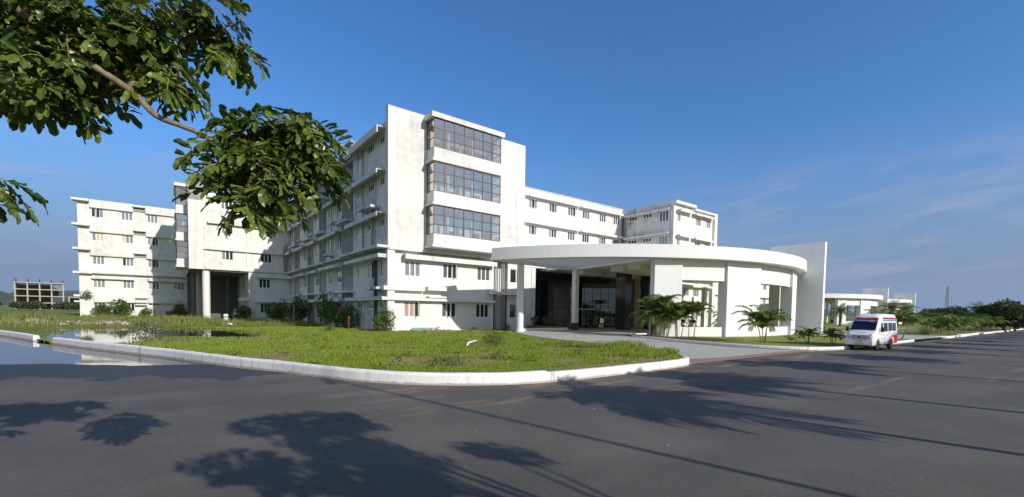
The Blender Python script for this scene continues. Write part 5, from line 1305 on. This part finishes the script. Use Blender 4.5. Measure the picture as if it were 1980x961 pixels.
# ------------------------------------------------------------------ person on the driveway
def person():
    R = thing('person', 'person in a white shirt and rust-coloured wrap walking towards the lobby doors', 'person', (36.5,32.05,.125), radians(6))
    def skin(name, V, Ed, Rr, m, root=0, sub=2):
        me = bpy.data.meshes.new(name); me.from_pydata(V, Ed, []); me.materials.append(m); o = inst(me, name, R)
        bm = bmesh.new(); bm.from_mesh(me); L = bm.verts.layers.skin.verify()
        for v, q in zip(bm.verts, Rr): v[L].radius = q if isinstance(q, tuple) else (q, q)
        bm.verts.ensure_lookup_table(); bm.verts[root][L].use_root = True; bm.to_mesh(me); bm.free()
        md = o.modifiers.new('skin', 'SKIN')
        s = o.modifiers.new('sub', 'SUBSURF'); s.levels = s.render_levels = sub; md.use_smooth_shade = True; return o
    # walking away (+y): left leg back
    V = [(0,0,.90),(0,.01,1.12),(0,.02,1.34),(0,.03,1.44),(0,.05,1.53),(0,.05,1.64),
         (-.10,0,.86),(-.11,.10,.48),(-.11,.06,.08),(-.11,.17,.03),(.10,0,.86),(.11,-.02,.48),(.11,-.16,.10),(.11,-.06,.03),
         (-.19,.02,1.38),(-.25,-.03,1.12),(-.28,.05,.90),(-.285,.07,.80),(.19,.02,1.38),(.25,.0,1.12),(.27,.08,.90),(.275,.10,.80)]
    E_ = [(0,1),(1,2),(2,3),(3,4),(4,5),(0,6),(6,7),(7,8),(8,9),(0,10),(10,11),(11,12),(12,13),(2,14),(14,15),(15,16),(16,17),(2,18),(18,19),(19,20),(20,21)]
    rr = [(.13,.10),(.13,.09),(.14,.10),.06,(.085,.095),(.085,.10),.085,.058,.04,.035,.085,.058,.04,.035,.06,.045,.035,.032,.06,.045,.035,.032]
    skin('body', V, E_, rr, M['skin'])
    for sx, hx, hy in ((-1,-.285,.075),(1,.275,.105)):
        f = MB()
        for i in range(4): x = hx+(i-1.5)*.005*sx; y = hy+(i-1.5)*.02; f.tube([(x,y,.80),(x-.005*sx,y+.005,.755-.004*abs(i-1.5)),(x-.02*sx,y+.005,.73)], [.010,.009,.007], 6)
        f.tube([(hx,hy+.03,.81),(hx-.02*sx,hy+.055,.78),(hx-.03*sx,hy+.05,.755)], [.011,.010,.008], 6); f.build('fingers', M['skin'], R, True)
    skin('shirt', [(0,0,.84),(0,.0,1.0),(0,.01,1.15),(0,.02,1.33),(0,.03,1.42),(-.19,.02,1.385),(-.25,-.03,1.12),(-.275,.03,.95),(.19,.02,1.385),(.25,0,1.12),(.268,.06,.95)],
         [(0,1),(1,2),(2,3),(3,4),(3,5),(5,6),(6,7),(3,8),(8,9),(9,10)], [(.165,.13),(.155,.125),(.16,.12),(.165,.12),.075,.075,.062,.058,.075,.062,.058], M['shirt'])
    sk = MB(); n = 20; prof = [(.165,.13,.96,0),(.18,.15,.80,0),(.185,.17,.6,.0),(.18,.17,.44,.0)]
    vs = [(a*cos(2*pi*k/n), y0+c*sin(2*pi*k/n)+.01*sin(6*pi*k/n*2), z) for a, c, z, y0 in prof for k in range(n)]
    sk.add(vs, [(i*n+k, i*n+(k+1)%n, (i+1)*n+(k+1)%n, (i+1)*n+k) for i in range(3) for k in range(n)]+[tuple(range(n)), tuple(3*n+k for k in reversed(range(n)))]); sk.build('wrap_skirt', M['lungi'], R, True)
    h = MB().lathe((0,.045,1.55), [(.086,0),(.10,.05),(.098,.10),(.075,.155),(.02,.175)], 16).build('hair', M['hair'], R, True)
    h.scale = (1,1.05,1)
    f = MB(); f.obox((0,.155,1.565), .03, .035, .045); f.build('nose', M['skin'], R, bevel=.01)
    for s in (-1,1): MB().obox((s*.1,.05,1.57), .02, .045, .06).build('ear', M['skin'], R, bevel=.008)
    B = thing('plastic_bag', 'pale plastic bag hanging from the walking person\'s right hand', 'bag', (36.5+.26,32.05+.14,.125+.38))
    MB().lathe((0,0,0), [(.05,0),(.12,.04),(.125,.18),(.07,.30),(.015,.38)], 12).build('bag_body', M['bag'], B, True)
    B2 = thing('paper_packet', 'small white packet in the walking person\'s left hand', 'packet', (36.5-.29,32.05+.05,.125+.57))
    MB().lathe((0,0,0), [(.04,0),(.065,.04),(.06,.12),(.02,.18)], 10).build('packet_body', M['shirt'], B2, True)
person()

# ------------------------------------------------------------------ small things in the grounds
def litter():
    r = random.Random(12); b = MB()
    for i in range(60):
        x = r.uniform(0,26); y = r.uniform(3.5,10); s = r.uniform(.015,.045)*(1 if r.random() < .9 else 1.8); a = r.uniform(0,6.28)
        if x > 20 and r.random() < .5: continue
        b.add([(x-s*cos(a),y-s*sin(a),.006),(x+s*.4*sin(a),y-s*.4*cos(a),.012+r.random()*.02),(x+s*cos(a),y+s*sin(a),.008),(x-s*.4*sin(a),y+s*.4*cos(a),.02)], [(0,1,2,3)], 0)
    o = b.build('leaf_litter', [mat('dry_leaf', (.34,.25,.14), .9), M['rubblepale']]); o['kind'] = 'stuff'
litter()
def props():
    h = lawn_h(13.4,21.6)
    R = thing('bent_pipe', 'white bent pipe lying in the grass', 'pipe', (13.4,21.7,h)); MB().tube([(0,0,-.05),(.0,.02,.14),(.12,.1,.24),(.4,.3,.27),(1.1,.8,.31)], .06, 10).build('pipe', M['frame'], R, True)
    z = lawn_h(14.4,46.2); R = thing('rusty_post', 'single short rusty post in the grass before the shaded wall', 'post', (14.4,46.2,z)); MB().box(-.055,.055,-.055,.055,-.1,1.2).obox((0,.0,1.28), .26,.12,.2,.4).build('post_body', M['rust'], R)
    R = thing('rusty_goal', 'rusty goal-shaped frame of two leaning posts and a crossbar', 'frame', (14.6,66,.05))
    MB().obox((-.9,2,1.25), .12,.12,2.6,0,0,.08).build('post', M['pipe'], R); MB().obox((.7,0,1.3), .13,.13,2.8).build('post', M['rust'], R); MB().tube([(-1.3,2.5,2.55),(.9,-.2,2.7)], .11, 8).build('crossbar', M['rust'], R)
    for x,y,s,l in ((7.0,84.2,1.0,'white masonry block right of the white round column'),(8.5,84.4,1.25,'white block with a red band standing in the undercroft')):
        R = thing('masonry_block', l, 'block', (x,y,.1)); MB().obox((0,0,.45*s), .6,.5,1.1*s,.2).build('block', M['white'], R, bevel=.03); MB().obox((0,0,.55*s), .61,.51,.3*s,.2).build('stripe', M['rust'] if s > 1 else M['concrete'], R)
    R = thing('white_sack', 'white sack lying at the far edge of the pool', 'sack', (5.6,63,.0)); MB().lathe((0,0,-.05), [(.2,0),(.36,.12),(.3,.28),(.08,.36)], 12).build('sack', M['frame'], R, True)
    R = thing('low_brick_wall', 'low dark brown wall with rusty stakes before the raised block', 'wall', (.4,100.5,.0)); MB().box(-1.0,2.6,0,.25,-.2,1.35).build('wall', M['ac'], R)
    for x in (-.2,1.9): MB().box(x-.06,x+.06,-.1,-.005,-.1,1.8).build('stake', M['rust'], R)
    r = random.Random(3); b = MB()
    for i in range(330):
        x = r.uniform(-13.5,-3.5); y = 63.2+(-3.5-x)*.35+r.gauss(0,.9); s = r.uniform(.1,.5)*(1 if r.random() > .12 else 1.7)
        b.obox((x,y,lawn_h(x,y)+s*.1), s, s*r.uniform(.5,1), s*r.uniform(.25,.6), r.uniform(0,3), int(r.random() < .3), r.uniform(-.5,.5))
    for i in range(90):
        a = r.uniform(0,6.28); q = r.random()**.5*1.6; x, y = 12.2+q*cos(a)*1.4, 74+q*sin(a); s = r.uniform(.15,.45); b.obox((x,y,.1+.5*(1-q/1.6)), s,s*.7,s*.5,r.uniform(0,3),0,r.uniform(-.5,.5))
    for i in range(60):
        x = r.uniform(24,27.5)-4; y = 41+r.gauss(0,.3); s = r.uniform(.08,.3); b.obox((x,y,.08), s,s*.7,s*.6,r.uniform(0,3),0,r.uniform(-.5,.5))
    o = b.build('rubble', [M['rubble'], M['rubblepale']]); o['kind'] = 'stuff'; o['label'] = 'scattered pale rubble along the far bank of the pool'
    R = thing('green_sheet', 'green painted board leaning on the foot of the sunlit wall', 'board', (20.3,41.55,.0)); MB().obox((0,.0,.16), 2.2,.05,.42,0,0,-.3).build('board', mat('green_board', (.10,.30,.22), .7), R)
    pots = [(34.6,40.85,.42,'potted plant at the left end of the planter'),(36.2,40.85,.42,'second potted plant along the planter'),(37.7,40.85,.42,'third potted plant along the planter, before the mirrored glass'),(39.6,40.85,.42,'red potted plant at the right end of the planter'),(45.4,42.0,.1,'tall potted plant left of the lobby doors'),(48.3,42.0,.1,'potted plant between the lobby doors'),(50.6,41.7,.1,'potted plant with pale flowers right of the lobby doors')]
    pm = MB().lathe((0,0,0), [(.16,0),(.24,.35),(.26,.36),(.26,.42),(.2,.42)], 16).mesh('pot', M['terracotta'], True); fm = [bush_meshes(.8,.9,i+80,150,.2,'bushleaf',4) for i in range(2)]
    for i,(x,y,z,l) in enumerate(pots):
        R = thing('potted_plant', l, 'potted plant', (x,y,z), i, 'potted plants along the lobby glass'); inst(pm, 'pot', R); k = fm[i % 2]; inst(k[0], 'stem', R, (0,0,.38)); inst(k[1], 'leaves', R, (0,0,.38))
    struct(MB().prism([(33.2,26.4),(34.2,26.6),(36,25.9),(37.4,22.3),(37,19.3),(33,21.2),(32.3,23.4)], .05, .162).build('planting_bed', M['soil']))
props()

def haze():
    m = bpy.data.materials.new('haze'); m.use_nodes = True; t = m.node_tree; t.nodes.clear()
    o = t.nodes.new('ShaderNodeOutputMaterial'); v = t.nodes.new('ShaderNodeVolumePrincipled'); v.inputs['Color'].default_value = (.78,.86,1.0,1); v.inputs['Density'].default_value = HAZE; v.inputs['Anisotropy'].default_value = .2
    t.links.new(v.outputs[0], o.inputs['Volume'])
    q = MB().box(-6500,6500,-900,6500,-8,330).build('haze', m); q['kind'] = 'stuff'
HAZE = 5.5e-5
haze()
